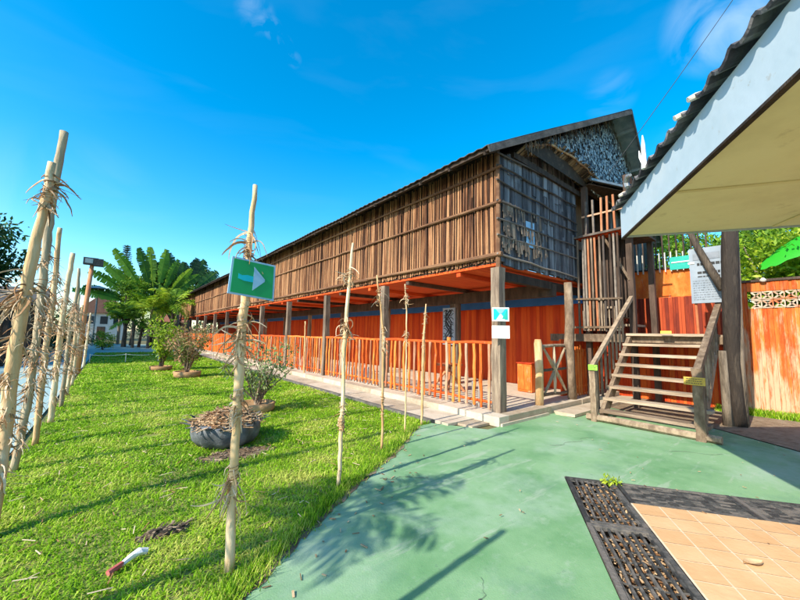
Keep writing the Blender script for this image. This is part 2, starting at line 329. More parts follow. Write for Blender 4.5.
pp = [(x, y, .004) for x, y in path_edge] + [(4.43, 4.5, .004), (4.9, 3.66, .004), (9.0, 3.66, .004), (8.75, 2.9, .004), (8.4, 1.7, .004), (8.15, 1.25, .004), (7.5, .34, .004), (6.6, -.9, .004), (7.5, -4, .004)]
pp += [st(0, 4.5, .004), st(0, 0, .004), st(5, 0, .004), (-3, -3, .004), (-2.2, .2, .004)]
g.poly(pp[::-1]); tag(g.build('green_path', 'path'), kind='structure')
g = MB(); g.poly([(-.72, 1.25, 0), (-.6, 1.32, 0)] + [(x-.01, y, 0) for x, y in path_edge[14:]] + [(4.42, 4.52, 0), (4.42, 46, 0), (-.75, 46, 0)])
tag(g.build('lawn_ground', 'turf'), kind='structure')
g = MB(); g.poly([(-3.3, -2, .008), (-.84, 1.2, .008), (-.82, 30, .008), (5, 31, .008), (5.2, 48, .008), (-2, 52, .008), (-3.4, 30, .008)])
tag(g.build('far_path', 'path_far'), kind='structure')
g = MB()
g.poly([(8.2, 1.3, .012), (8.8, 3.6, .012), (10.75, 3.6, .012), (10.75, -6, .012), (7.6, -4, .012), (6.7, -.9, .012), (7.5, .3, .012)][::-1])
tag(g.build('bare_soil_ground', 'soil'), kind='structure')

# lawn of real blades
def lawn():
    def width(y):  # x range of the lawn at this y
        x1 = np.interp(y, [e[1] for e in EDGE], [e[0] for e in EDGE]); x1 = np.where(y > 4.48, 4.38, x1); return np.full_like(y, -.72), x1
    Qs = []; ts = []
    for (y0, y1, n, wd, ln) in [(1.25, 4.5, 85000, .0075, .060), (4.5, 8, 75000, .011, .060), (8, 13, 46000, .018, .062), (13, 21, 42000, .032, .075), (21, 31, 26000, .055, .09)]:
        y = y0 + (y1-y0)*rng.random(n); x0, x1 = width(y); x = -.74 + (4.44+.74)*rng.random(n)
        clump = .5+.5*np.sin(x*5.1+2*np.sin(y*3.3))*np.sin(y*4.3+1.7*np.sin(x*2.9)) ; fine = .5+.5*np.sin(x*17+3*np.sin(y*11))*np.sin(y*19+2*np.sin(x*13))
        ok = (x < x1 + .02 + .05*rng.normal(size=n)) & (rng.random(n) < .62+.38*clump)
        for (cx, cy, rx, ry) in BARE: ok &= (((x-cx)/rx)**2 + ((y-cy)/ry)**2 > .6+.8*rng.random(n))
        x, y, clump, fine = x[ok], y[ok], clump[ok], fine[ok]; n = len(x)
        az = rng.random(n)*2*pi; lean = .35+.9*rng.random(n); l = ln*(.45+.75*rng.random(n))*(.55+.45*fine+.25*clump)
        d = np.stack([np.cos(az)*np.sin(lean), np.sin(az)*np.sin(lean), np.cos(lean)], 1)
        sd = np.stack([-np.sin(az), np.cos(az), np.zeros(n)], 1)*wd*.5
        p = np.stack([x, y, np.zeros(n)], 1); mid = p + d*(l*.6)[:, None]
        d2 = unit(d + np.array([0, 0, -.75])); tip = mid + d2*(l*.5)[:, None]; tip[:, 2] = np.maximum(tip[:, 2], .004)
        Q = np.stack([p-sd, p+sd, mid+sd*.8, mid-sd*.8], 1); Q2 = np.stack([mid-sd*.8, mid+sd*.8, tip+sd*.12, tip-sd*.12], 1)
        t = np.clip(.28+.30*(clump-.5)*1.2+.5*rng.random(n), 0, 1); t = np.where(rng.random(n) < .06, 1.0, t); t = t + .10*np.sin(x*1.3+1)*np.sin(y*.9)
        Qs += [Q, Q2]; ts += [t, t]
    o = quads_obj('lawn_grass', np.concatenate(Qs), np.concatenate(ts), 'blade')
    tag(o, 'bright sunlit lawn of short grass between pole row and longhouse', 'grass', kind='stuff')
BARE = [(1.32, 4.76, .42, .22), (.42, 3.25, .15, .07), (.5, 6.3, .2, .10)]
lawn()
g = MB()
for (cx, cy, rx, ry) in BARE[:2]:
    g.poly([(cx+rx*.95*cos(a*pi/14)*random.uniform(.75, 1.15), cy+ry*.95*sin(a*pi/14)*random.uniform(.75, 1.15), .006) for a in range(28)])
    for k in range(260):
        a = random.random()*6.28; q_ = sqrt(random.random())*1.1; s_ = random.uniform(.004, .014); x_, y_ = cx+rx*q_*cos(a), cy+ry*q_*sin(a); g.box((x_-s_, y_-s_, .0), (x_+s_, y_+s_, .006+s_), jit=s_*.4)
tag(g.build('bare_soil_patches', 'soil'), kind='structure')
g = MB(); q = path_edge[14:]; a_ = [(x+random.uniform(.0, .05)+.01, y-random.uniform(0, .05)-.01, .008) for x, y in q]; c_ = [(x-random.uniform(.0, .09)-.02, y+random.uniform(0, .05)+.02, .008) for x, y in q]
for i in range(len(q)-1): g.poly([a_[i], a_[i+1], c_[i+1], c_[i]])
tag(g.build('soil_edge', 'soil'), kind='structure')
n = 9000; i_ = rng.integers(0, len(q)-1, n); qq = np.array(q); p = qq[i_]+(qq[i_+1]-qq[i_])*rng.random(n)[:, None]+np.stack([-.05+.05*rng.normal(size=n), .04+.04*rng.normal(size=n)], 1)
p = np.concatenate([p, np.zeros((n, 1))], 1); az = rng.random(n)*2*pi; l = .03+.055*rng.random(n)**2; d = np.stack([np.cos(az)*.7, np.sin(az)*.7, np.ones(n)], 1); sd = np.stack([-np.sin(az), np.cos(az), np.zeros(n)], 1)*.0035
tag(quads_obj('edge_grass', np.stack([p-sd, p+sd, p+sd*.2+d*l[:, None], p-sd*.2+d*l[:, None]], 1), rng.random(n), 'blade'), 'fringe of longer grass hanging over the edge of the green path', 'grass', kind='stuff')
# weedy tufts along the fence foot
g = []; n = 9000
x = 10.3+.45*rng.random(n); y = -3.5+5.2*rng.random(n); az = rng.random(n)*2*pi; l = .05+.10*rng.random(n)
p = np.stack([x, y, np.full(n, .0)], 1); d = np.stack([np.cos(az)*.5, np.sin(az)*.5, np.ones(n)], 1); sd = np.stack([-np.sin(az), np.cos(az), np.zeros(n)], 1)*.012
tag(quads_obj('verge_grass', np.stack([p-sd, p+sd, p+sd*.2+d*l[:, None], p-sd*.2+d*l[:, None]], 1), rng.random(n), 'blade'), 'narrow strip of green grass at the foot of the orange fence', 'grass', kind='stuff')

# walkway kerb of the longhouse
g = MB(); g.box((4.44, 4.52, -.01), (4.52, 44, .05)); tag(g.build('kerb', 'darkconc'), kind='structure')
g = MB(); y = 4.2
while y < 44:
    g.box((4.525, y, -.01), (5.22, min(44, y+1.16), .035+random.uniform(-.006, .006))); y += 1.175
g.box((4.75, 3.86, -.01), (5.2, 4.18, .03)); tag(g.build('paved_walkway', 'concrete'), kind='structure')
g = MB(); y = 3.66
while y < 44:
    y2 = min(44.8, y+random.uniform(1.0, 1.6)); g.box((5.225+random.uniform(-.01, .01), y, -.01), (5.5, y2-.012, .15)); y = y2
x = 5.51
while x < 10.5:
    x2 = min(10.6, x+random.uniform(1.2, 1.9)); g.box((x, 3.655+random.uniform(-.01, .01), -.01), (x2-.012, 3.86, .15)); x = x2
g.box((5.235, 3.61, -.01), (6.8, 3.65, .05)); tag(g.build('terrace_kerb', 'concrete'), kind='structure')
g = MB(); g.box((5.505, 3.865, -.01), (15.6, 44.8, .146)); tag(g.build('terrace_floor', 'concrete'), kind='structure')
# low rough stones under the staircase foot
g = MB(); g.box((7.0, 3.2, .0), (10.5, 3.6, .06), jit=.02); tag(g.build('rough_concrete_apron', 'concrete'), kind='structure')
#@@REST
# ------------------------------------------------------------------ the longhouse
H = empty('longhouse', (5.63, 3.94, 0), 'long brown stick-walled timber house on posts with orange railings below', 'longhouse')
XW, YE = 5.63, 3.94
def rz(x):  # roof height
    return 4.97 + (x-5.15)*.5103 if x < 10.5 else 4.97 + (15.85-x)*.5103
def wob(a, b, n, r, amp):
    a, b = Vector(a), Vector(b); P = []
    for i in range(n+1):
        f = i/n; q = a.lerp(b, f)
        if 0 < i < n: q += Vector((random.uniform(-amp, amp), random.uniform(-amp, amp), random.uniform(-amp, amp)))
        P.append(q)
    return P
# long wall of split sticks
g = MB(); y = YE+.02
while y < 44.75:
    step = (.028 if y < 16 else .05)*random.uniform(.8, 1.25); r = step*random.uniform(.42, .62)
    z0 = 2.98+random.uniform(-.03, .04); z1 = 5.17+random.uniform(-.06, .03); lx = random.uniform(-.05, .05)*min(1, .3+random.random())
    xx = XW+random.uniform(-.012, .012)
    P = [(xx, y, z0), (xx+random.uniform(-.012, .012), y+lx*.5+random.uniform(-.012, .012), (z0+z1)/2), (xx, y+lx, z1)]
    g.tube(P, [r, r*random.uniform(.8, 1.1), r*random.uniform(.6, .9)], n=5 if y < 20 else 4, caps=False)
    y += step*1.02
wl = g.build('stick_wall', 'stickwall', H)
g = MB()
for z, r, dx in ((3.10, .045, .05), (4.13, .033, .05), (4.82, .028, .045)):
    y = YE-.12
    while y < 44.7:
        y2 = min(y+random.uniform(3.2, 4.6), 44.8)
        g.tube(wob((XW-dx, y, z+random.uniform(-.015, .015)), (XW-dx, y2+.15, z+random.uniform(-.015, .015)), 5, r, .012), [r*1.05]*3+[r*.85]*3, n=7); y = y2
g.build('wall_rail', 'rail', wl)
g = MB(); g.box((XW+.03, YE+.04, 2.95), (XW+.07, 44.7, 5.25)); g.build('wall_backing', 'darkwood', H)
g = MB(); g.tube([(XW-.01, YE-.01, 2.85), (XW-.02, YE-.03, 4.0), (XW, YE-.01, 5.2)], [.05, .045, .04], n=7, lump=.06)
g.build('corner_pole', 'rail', H)
# floor beam + ceiling
g = MB(); g.box((XW+.03, YE+.05, 2.90), (15.2, 44.7, 2.95)); g.build('ceiling', 'ceiling', H)
for i in range(24):
    yb = YE+1.0+i*1.7
    g = MB(); g.box((XW+.06, yb, 2.80), (15.1, yb+.11, 2.897)); g.build('ceiling_joist', 'darkwood' if i % 2 else 'ceiling', H)
g = MB(); g.box((7.9, YE+.1, 2.50), (8.08, 44.6, 2.795)); g.build('inner_beam', 'darkwood', H)
g = MB(); g.box((XW+.125, YE+.12, 2.66), (10.2, YE+.26, 2.838)); g.build('end_beam', 'darkwood', H)
# posts
PY = [3.95, 7.55, 10.85, 14.2] + [14.2+3.4*i for i in range(1, 10)]
def post_mb(x, y, z0, z1, w, lean=0):
    g = MB(); n = 8; vs = []; fs = []
    for k in range(n+1):
        f = k/n; z = z0+(z1-z0)*f; cx = x+random.uniform(-.008, .008); cy = y+lean*f+random.uniform(-.008, .008); h = w/2*random.uniform(.93, 1.05)
        vs += [(cx-h, cy-h, z), (cx+h, cy-h, z), (cx+h, cy+h, z), (cx-h, cy+h, z)]
    for k in range(n):
        for j in range(4): fs.append((k*4+j, k*4+(j+1) % 4, (k+1)*4+(j+1) % 4, (k+1)*4+j))
    fs += [(3, 2, 1, 0), (n*4, n*4+1, n*4+2, n*4+3)]
    return g.add(vs, fs)
for i, y in enumerate(PY):
    post_mb(XW+.0, y, .14, 2.84, .17 if i else .19).build('post', 'post', H)
for i, y in enumerate(PY):
    post_mb(7.98, y-.35 if i else y+3.1, .14, 2.5, .15).build('inner_post', 'post', H)
# back wall of the ground floor
g = MB(); y = 4.1
while y < 44.6:
    g.box((9.55+random.uniform(0, .012), y, .147), (9.58, y+.098, 2.45+random.uniform(-.01, .01))); y += .1
bw = g.build('back_wall', 'red', H)
g = MB(); g.box((9.52, 4.1, 2.455), (9.6, 44.6, 2.70)); g.build('painted_band', 'blue', bw)
g = MB(); g.box((9.56, 4.1, 2.70), (9.6, 44.6, 2.90)); g.build('upper_strip', 'red', bw)
# railings between the posts: nearest five bays with separate balusters
def baluster_pts(x, y, z0, z1): return [(x+random.uniform(-.008, .008), y+random.uniform(-.012, .012), z0+(z1-z0)*k/5) for k in range(6)]
for i in range(len(PY)-1):
    ya, yb = PY[i]+.11, PY[i+1]-.11; X = XW-.02
    g = MB()
    g.tube(wob((X, ya-.02, 1.40), (X, yb+.02, 1.41), 7, .03, .014), .034, n=7, lump=.08)
    g.tube(wob((X+.01, ya-.02, .30), (X+.01, yb+.02, .30), 6, .03, .01), .026, n=6, lump=.08)
    r = g.build('railing', 'orange', H)
    n = int((yb-ya)/(.172 if i < 5 else .19))
    far = MB(); low = MB()
    for k in range(n):
        y = ya+(yb-ya)*(k+.5)/n+random.uniform(-.02, .02)
        P = baluster_pts(X-.02, y, .17+random.uniform(0, .04), 1.385)
        rad = [random.uniform(.024, .036) for _ in P]
        if i < 5:
            g = MB(); g.tube(P, rad, n=7, lump=.18); g.build('baluster', 'orange' if (k*7+i) % 3 else 'orange_worn', r)
        else: far.tube(P, rad, n=4)
    if i >= 5: far.build('far_baluster', 'orange', r)
    # bleached lower sticks planted behind the railing
    low = MB()
    for k in range(int((yb-ya)/.15)):
        if i == 0 and random.random() < .7: continue
        y = ya+.08+k*.15+random.uniform(-.02, .02); low.tube([(X+.07, y, .147), (X+.07, y+random.uniform(-.01, .01), random.uniform(.5, .68))], random.uniform(.02, .032), n=5)
    if low.v: low.build('low_paling', 'offwhite', r)
# end wall: bark boards, rails and patched sheets
def end_wall(x0, x1, zb, name):
    g = MB(); x = x0
    while x < x1:
        w = random.uniform(.07, .2); ztop = min(rz(x), rz(x+w))-.12; zz = zb+random.uniform(-.07, .03)
        while zz < ztop-.05:
            h = random.uniform(.5, 1.3); z2 = min(zz+h, ztop); dy = random.uniform(0, .028)
            g.box((x+random.uniform(0, .012), YE-dy, zz), (min(x+w, x1)-random.uniform(.002, .012), YE+.03, z2-random.uniform(0, .012))); zz = z2
        x += w
    return g.build(name, 'bark', H)
ew = end_wall(XW+.04, 9.0, 2.97, 'end_wall')
MB().box((XW+.08, YE+.035, 2.955), (8.98, YE+.049, 5.1)).build('end_backing', 'darkwood', H)
MB().box((11.32, YE+.035, 2.955), (15.28, YE+.049, 4.9)).build('end_backing', 'darkwood', H)
g = MB()
for za, zb_ in ((4.86, 4.90), (4.57, 4.42), (4.15, 4.22), (3.79, 3.84), (3.47, 3.52), (3.10, 3.02), (5.12, 5.30)):
    g.tube(wob((XW-.1, YE-.055, za), (8.95, YE-.05, zb_), 6, .02, .014), [.021]*4+[.016]*3, n=6, lump=.15)
g.build('end_rail', 'greyrail', ew)
g = MB()
for (x0, x1, z0, z1) in ((6.58, 6.9, 3.42, 3.98),):
    g.box((x0, YE-.042, z0), (x1, YE-.033, z1), jit=.01)
g.build('patch_sheet', 'signblue', ew)
g = MB()
for k in range(110):
    x = 5.72+1.7*random.random()**1.6; z = random.choice((3.5, 3.82, 4.2, 3.5))+random.uniform(-.05, .02); l = random.uniform(.12, .34)
    g.bar((x, YE-.05, z), (x+random.uniform(-.04, .04), YE-.065, z-l), random.uniform(.02, .06), .006, up=(0, 1, 0))
g.build('peeling_bark', 'post', ew)
end_wall(11.3, 15.3, 2.95, 'far_end_wall')
g = MB(); g.box((9.0, YE+.5, 2.95), (11.3, YE+.56, 6.6)); g.box((9.0, YE+.03, 2.95), (9.05, YE+.5, 6.3)); g.box((11.25, YE+.03, 2.95), (11.3, YE+.5, 6.3))
g.build('doorway_wall', 'darkwood', H)
g = MB(); g.box((9.6, YE+.44, 4.07), (10.5, YE+.497, 5.9)); g.build('door', 'brownwall', H)
# roof: two corrugated slopes, ridge jutting forward
def yend(x): return 3.76 - .76*(1-abs(x-10.5)/5.35)
def slope(xe, xr, name):
    rows = 7; ys = np.arange(0, 41.9, .055); vs = []; fs = []; nc = len(ys)
    for i in range(rows):
        f = i/(rows-1); x = xe+(xr-xe)*f; z = rz(x)+.10; y0 = yend(x)
        for j, d in enumerate(ys): vs.append((x, y0+d*(44.9-y0)/ys[-1], z+.012*sin(d*2*pi/.22)+.01*sin(d*1.9+i)))
    for i in range(rows-1):
        for j in range(nc-1): fs.append((i*nc+j, i*nc+j+1, (i+1)*nc+j+1, (i+1)*nc+j))
    g = MB(); g.v = vs; g.f = fs; g.t = [.5]*len(fs)
    o = g.build(name, 'roofmetal', H); md = o.modifiers.new('th', 'SOLIDIFY'); md.thickness = .012
    return o
rl = slope(5.13, 10.5, 'roof'); rr = slope(15.85, 10.52, 'roof')
g = MB()
for k, (xa) in enumerate((5.22, 6.7, 8.3, 10.1)):
    g.bar((xa, yend(xa)+.03, rz(xa)+.03), (xa, 44.8, rz(xa)+.03), .07, .08)
g.build('purlin', 'darkwood', rl)
g = MB()
for k, (xa) in enumerate((11.0, 12.3, 13.7, 15.5)):
    g.bar((xa, yend(xa)+.03, rz(xa)+.03), (xa, 44.8, rz(xa)+.03), .07, .08)
g.build('purlin', 'roofunder', rr)
g = MB(); g.slab([(10.55, 3.06, rz(10.55)+.065), (15.8, 3.80, rz(15.8)+.065), (15.8, 5.5, rz(15.8)+.065), (10.55, 5.5, rz(10.55)+.065)], (0.45, 0, .89), .008)
g.build('underside_sheet', 'roofunder', rr)
g = MB(); g.bar((5.13, 3.765, 4.97+.02), (10.5, 3.02, 7.70+.02), .03, .13); g.bar((10.5, 3.02, 7.72), (15.85, 3.77, 4.99), .03, .11)
g.build('barge_board', 'roofmetal', H)
g = MB()
y = 3.9
while y < 44.7:
    MB().bar((5.16, y, 4.965), (5.62, y, 5.20), .05, .06).build('rafter_tail', 'darkwood', rl); y += .9

# leaning gable of grey scales with hanging thatch
GA, GB, GC, GD = Vector((6.2, 3.74, 5.42)), Vector((9.15, 3.64, 5.60)), Vector((15.0, 3.72, 5.35)), Vector((10.5, 3.60, 7.66))
g = MB(); g.poly([GA, GC, GD]); gb = g.build('gable_wall', 'fringe', H)
g = MB()
nrm = (GC-GA).cross(GD-GA).normalized()
if nrm.y > 0: nrm = -nrm
dn = Vector((0, .2, -1)).normalized()
for k in range(5200):
    a, b = random.random(), random.random()
    if a+b > 1: a, b = 1-a, 1-b
    p = GA + (GC-GA)*a + (GD-GA)*b + nrm*random.uniform(.008, .03)
    if p.x < 9.4 and p.z < np.interp(p.x, [6.2, 7.24, 8.2, 9.3], [5.50, 5.86, 5.84, 5.66]): continue
    s = random.uniform(.035, .085); d = (dn + Vector((random.uniform(-.4, .4), 0, 0))).normalized(); w = nrm.cross(d).normalized()*s*random.uniform(.28, .5)
    g.add([p-w, p+w, p+w*.6+d*s+nrm*random.uniform(.004, .025), p-w*.6+d*s+nrm*random.uniform(.004, .025)], [(0, 1, 2, 3)])
g.build('scale_cladding', 'thatch', gb)
g = MB()
for (A, B, n) in ((GA, GD, 130), (GD, GC, 50)):
    for k in range(n):
        p = A.lerp(B, random.random()) + nrm*random.uniform(.03, .10) + Vector((0, 0, .10)); L = random.uniform(.10, .42); w = random.uniform(.015, .04)
        q = p + Vector((random.uniform(-.06, .1), -.02, -L)); g.bar(p, q, w, .008, up=(0, 1, 0), taper=.3)
g.build('thatch_fringe', 'fringe', gb)
g = MB()
for k in range(80):
    a, b = .44+random.uniform(-.035, .035), .12+random.random()*.42; p = GA + (GC-GA)*a + (GD-GA)*b + nrm*.06
    g.bar(p, p+Vector((random.uniform(-.05, .05), -.01, -.22)), .05, .008, up=(0, 1, 0))
g.build('brown_thatch_patch', 'redroof', gb)
# thatched skirt below the gable
sk = [(6.25, 3.72, 5.44), (7.24, 3.68, 5.82), (8.2, 3.60, 5.80), (9.28, 3.52, 5.60)]
sk_b = [(6.2, 3.92, 5.3), (7.2, 3.92, 5.62), (8.2, 3.92, 5.62), (9.4, 3.92, 5.5)]
g = MB()
for i in range(3):
    A, B, C_, D_ = Vector(sk[i]), Vector(sk[i+1]), Vector(sk_b[i+1]), Vector(sk_b[i])
    for k in range(26):
        f = (k+random.random())/26; p = A.lerp(B, f); q = D_.lerp(C_, f); p = p + (p-q)*random.uniform(-.1, .35) + Vector((0, 0, random.uniform(-.04, .04)))
        g.bar(q, p, .07, .022, up=(0, 0, 1))
g.build('thatch_skirt', 'fringe', H)
g = MB()
for i in range(3): g.tube(wob(Vector(sk[i])+Vector((0, -.03, 0)), Vector(sk[i+1])+Vector((0, -.03, 0)), 6, .02, .012), .026, n=6, lump=.2)
g.build('lit_skirt_edge', 'husk', H)  # paler tube paints the sunlit rim of the thatch
g = MB(); g.box((6.1, 3.86, 5.2), (9.3, 3.915, 5.32)); g.build('skirt_beam', 'darkwood', H)
# little porch roof with gutter over the staircase
g = MB(); g.slab([(9.0, 3.54, 5.52), (11.9, 2.52, 5.52), (13.2, 3.9, 5.85), (9.2, 3.93, 5.80)], (0, 0, 1), .03)
g.build('porch_roof', 'roofmetal', H)
g = MB(); g.bar((8.97, 3.53, 5.50), (11.9, 2.49, 5.50), .06, .06); g.build('gutter', 'metal', H)
g = MB(); g.slab([(9.05, 3.6, 5.44), (11.8, 2.62, 5.44), (12.6, 3.9, 5.44), (9.1, 3.9, 5.44)], (0, 0, 1), .02); g.build('porch_ceiling', 'darkwood', H)

# ------------------------------------------------------------------ balcony, landing and staircase
B = empty('stair_porch', (9.5, 3, 0), 'dark slatted stair porch with balcony joined to the end of the longhouse', 'porch')
g = MB(); g.box((8.86, 2.3, 4.02), (8.94, 4.5, 4.08)); g.box((8.945, 2.4, 4.0), (9.2, 3.9, 4.05)); g.build('balcony_floor', 'ceiling', B)
g = MB(); g.box((9.205, 2.6, 4.0), (10.4, 3.9, 4.05)); g.build('inner_floor', 'darkwood', B)
g = MB(); g.bar((8.82, 2.3, 4.075), (8.82, 4.75, 4.02), .03, .05); g.build('floor_edge', 'greyrail', B)
g = MB(); g.bar((8.9, 2.35, 4.55), (8.9, 3.75, 4.55), .03, .04); g.build('balcony_rail', 'orange_worn', B)
for y in (2.62, 2.80, 3.01, 3.17, 3.30, 3.48, 3.66):
    g = MB(); g.bar((8.9, y, 4.07), (8.9, y+random.uniform(-.02, .02), 4.93), .042, .042, up=(0, 1, 0)); g.build('slat', 'orange_worn' if y < 3.4 else 'greyrail', B)
for y, za, mt in ((3.28, 1.7, 'greyrail'), (3.46, 1.72, 'orange_worn'), (3.37, 1.72, 'post'), (3.54, 1.72, 'post'), (3.69, 1.72, 'greyrail'), (3.05, 1.72, 'greyrail'), (3.62, 1.72, 'orange_worn'), (3.76, 1.72, 'greyrail'), (3.88, 1.6, 'post'), (3.12, 1.7, 'darkwood'), (2.98, 1.7, 'darkwood')):
    g = MB(); g.bar((8.9, y, za), (8.9, y+random.uniform(-.02, .02), 4.0), .04, .04, up=(0, 1, 0)); g.build('cage_slat', mt, B)
g = MB(); y = 2.95
while y < 3.85: g.box((9.52, y, 2.05), (9.56, y+.075, 3.99)); y += .085
g.build('dark_interior_backing', 'darkwood', B)  # dark boards added to stand for the unlit porch interior
for y in (2.98, 3.08, 3.19, 3.30, 3.41, 3.53, 3.65, 3.77):
    g = MB(); g.bar((8.86, y, 1.72), (8.86, y, random.uniform(2.15, 2.5)), .035, .02, up=(0, 1, 0)); g.build('paling', 'greytimber', B)
g = MB(); g.bar((8.85, 2.9, 1.80), (8.85, 4.0, 1.80), .03, .05); g.bar((8.85, 2.9, 2.45), (8.85, 4.0, 2.50), .03, .04); g.build('paling_rail', 'greytimber', B)
g = MB(); g.box((8.82, 2.85, 1.46), (8.95, 4.6, 1.64)); g.box((8.82, 1.2, 1.46), (8.95, 2.84, 1.60)); g.build('landing_beam', 'greytimber', B)
g = MB(); g.box((8.955, 1.2, 1.56), (10.6, 3.85, 1.64)); g.build('landing_floor', 'tread', B)
for x, y, z1 in ((9.25, 2.84, 5.45), (10.45, 2.75, 5.4), (10.45, 1.3, 2.5), (9.1, 3.75, 5.4)):
    post_mb(x, y, 0.0, z1, .12).build('post', 'darkwood', B)
g = MB(); g.bar((8.98, 3.30, 3.97), (9.2, 2.86, 2.9), .06, .05); g.build('diagonal_brace', 'greytimber', B)
for k in range(5):
    g = MB(); g.box((9.45+.0, 3.0+.0*k, 1.84+.22*k), (10.3, 3.24, 1.89+.22*k)); o = g.build('upper_tread', 'tread', B)
    o.location = (0, .19*k-.1, 0)
for k in range(12):  # dark bars hanging behind, under the shelter line
    x = 9.5+k*.17; g = MB(); g.bar((x, 3.7, 1.66), (x, 3.7, 4.0), .03, .03, up=(0, 1, 0)); g.build('back_bar', 'darkwood', B)
# pickets of the terrace under the porch
g = MB()
for k in range(13):
    x = 8.55+k*.13; g.tube([(x, 3.97, .147), (x+random.uniform(-.02, .02), 3.97, 1.25+random.uniform(0, .12))], random.uniform(.022, .03), n=6)
g.tube([(8.5, 3.99, .35), (10.25, 3.99, .38)], .025); g.tube([(8.5, 3.99, 1.18), (10.25, 3.99, 1.2)], .025)
tag(g.build('picket_screen', 'orange'), 'orange picket screen under the porch beside the staircase', 'picket fence')
g = MB(); g.box((8.45, 4.15, .147), (10.7, 4.19, 1.5)); g.build('inner_red_panel', 'red', H)

ST = empty('staircase', (7.9, 2.1, 0), 'weathered open wooden staircase with eight plank treads and slanted handrails', 'staircase')
X0, DX, Z0, DZ = 7.13, .222, .19, .205
for k in range(8):
    x = X0+DX*k; z = Z0+DZ*k; g = MB(); e = .09 if k < 2 else 0
    g.bar((x+.12, 1.34-e, z), (x+.12, 2.82+e, z+random.uniform(-.008, .012)), .24, .052, t=random.random())
    g.build('tread', 'tread', ST)
for y in (1.36, 2.78):
    g = MB(); g.bar((7.18, y, .08), (8.86, y, 1.58), .07, .20, up=(0, 0, 1)); g.build('stringer', 'greytimber', ST)
g = MB(); g.tube(wob((7.03, 1.1, .07), (7.06, 3.0, .07), 4, .05, .01), .06, n=7); g.build('foot_log', 'greytimber', ST)
for y, zt, w in ((2.86, 1.02, .10), (1.33, 1.09, .13)):
    post_mb(7.04, y, 0, zt, w).build('newel_post', 'greytimber', ST)
hl = MB(); hl.bar((7.0, 2.86, 1.0), (9.25, 2.84, 2.52), .075, .075, up=(0, 0, 1)); hl.build('handrail', 'greytimber', ST)
hl = MB(); hl.bar((7.0, 1.33, 1.04), (9.55, 1.34, 2.46), .09, .10, up=(0, 0, 1)); hl.build('handrail', 'greytimber', ST)
for j, (y, zs, dz, xe) in enumerate(((2.86, 1.0, .675, 9.2), (1.33, 1.04, .557, 9.0))):
    for k in range(8):
        x = 7.24+k*.2; g = MB(); zb = .19+(x-7.13)*.92-.12
        g.bar((x, y-.0, max(.1, zb)), (x+random.uniform(-.01, .01), y, zs+(x-7.0)*dz-.03), .045, .03, up=(0, 1, 0)); g.build('baluster', 'greytimber', ST)
tag(MB().box((8.56, 1.98, 1.655), (8.565, 2.16, 1.705)).build('tread_notice', 'signyellow'), 'small yellow notice fixed to the topmost stair tread', 'notice')
def small_sign(name, c, w, h, mt, label):
    x, y, z = c; e = empty(name, (x, y, z), label, 'label')
    MB().box((x-.006, y-w/2, z-h/2), (x, y+w/2, z+h/2)).build('plate', mt, e)
    g = MB()
    for k in range(3):
        zz = z+h*.28-k*h*.27; yy = y+w*.38
        while yy > y-w*.36:
            l = random.uniform(.01, .03); g.box((x-.0085, yy-l, zz-.005), (x-.0065, yy, zz+.005)); yy -= l+.008
    g.build('lettering', 'ink', e)
small_sign('step_label', (6.965, 2.83, .99), .16, .10, 'signlime', 'small lime green label on the newel post at the open side of the stairs')
small_sign('step_label', (6.955, 1.36, .90), .26, .12, 'signgold', 'gold yellow label with dark text on the thick newel post before the tree trunk')
bpy.data.objects['tread_notice'].location = (0, 0, 0)

# terrace entrance: pale post and spoked gate panel
g = MB(); g.tube([(6.92, 3.88, .147), (6.93, 3.87, .8), (6.91, 3.88, 1.40), (6.91, 3.88, 1.49)], [.085, .08, .085, .06], n=12, lump=.03)
tag(g.build('entrance_post', 'peeled', None, True), 'thick rounded pale post at the terrace entrance', 'post')
gt = empty('gate_panel', (7.5, 3.9, .147), 'spoked wooden gate panel with crossing sticks beside the pale entrance post', 'gate')
for (a, b, r) in (((7.0, 3.88, 1.34), (8.15, 3.90, 1.36), .035), ((7.0, 3.88, .33), (8.15, 3.90, .30), .035), ((7.05, 3.88, .84), (8.12, 3.9, .84), .03)):
    MB().tube(wob(a, b, 4, r, .012), r, n=7, lump=.08).build('rail', 'greytimber', gt)
for (a, b) in (((7.56, 3.87, .33), (7.56, 3.87, 1.34)), ((7.12, 3.87, .36), (8.05, 3.87, 1.3)), ((7.12, 3.87, 1.3), (8.05, 3.87, .36))):
    MB().tube(wob(a, b, 4, .03, .01), [.022, .034, .04, .034, .022], n=7, lump=.1).build('spoke', 'peeled_dark', gt)
g = MB(); g.tube([(8.24, 3.82, .147), (8.22, 3.82, .9), (8.16, 3.82, 1.4), (8.24, 3.82, 1.9), (8.20, 3.82, 2.83)], [.10, .09, .11, .10, .085], n=9, lump=.05)
tag(g.build('crooked_post', 'greytimber', None, True), 'crooked grey timber post at the hinge side of the spoked gate panel', 'post')
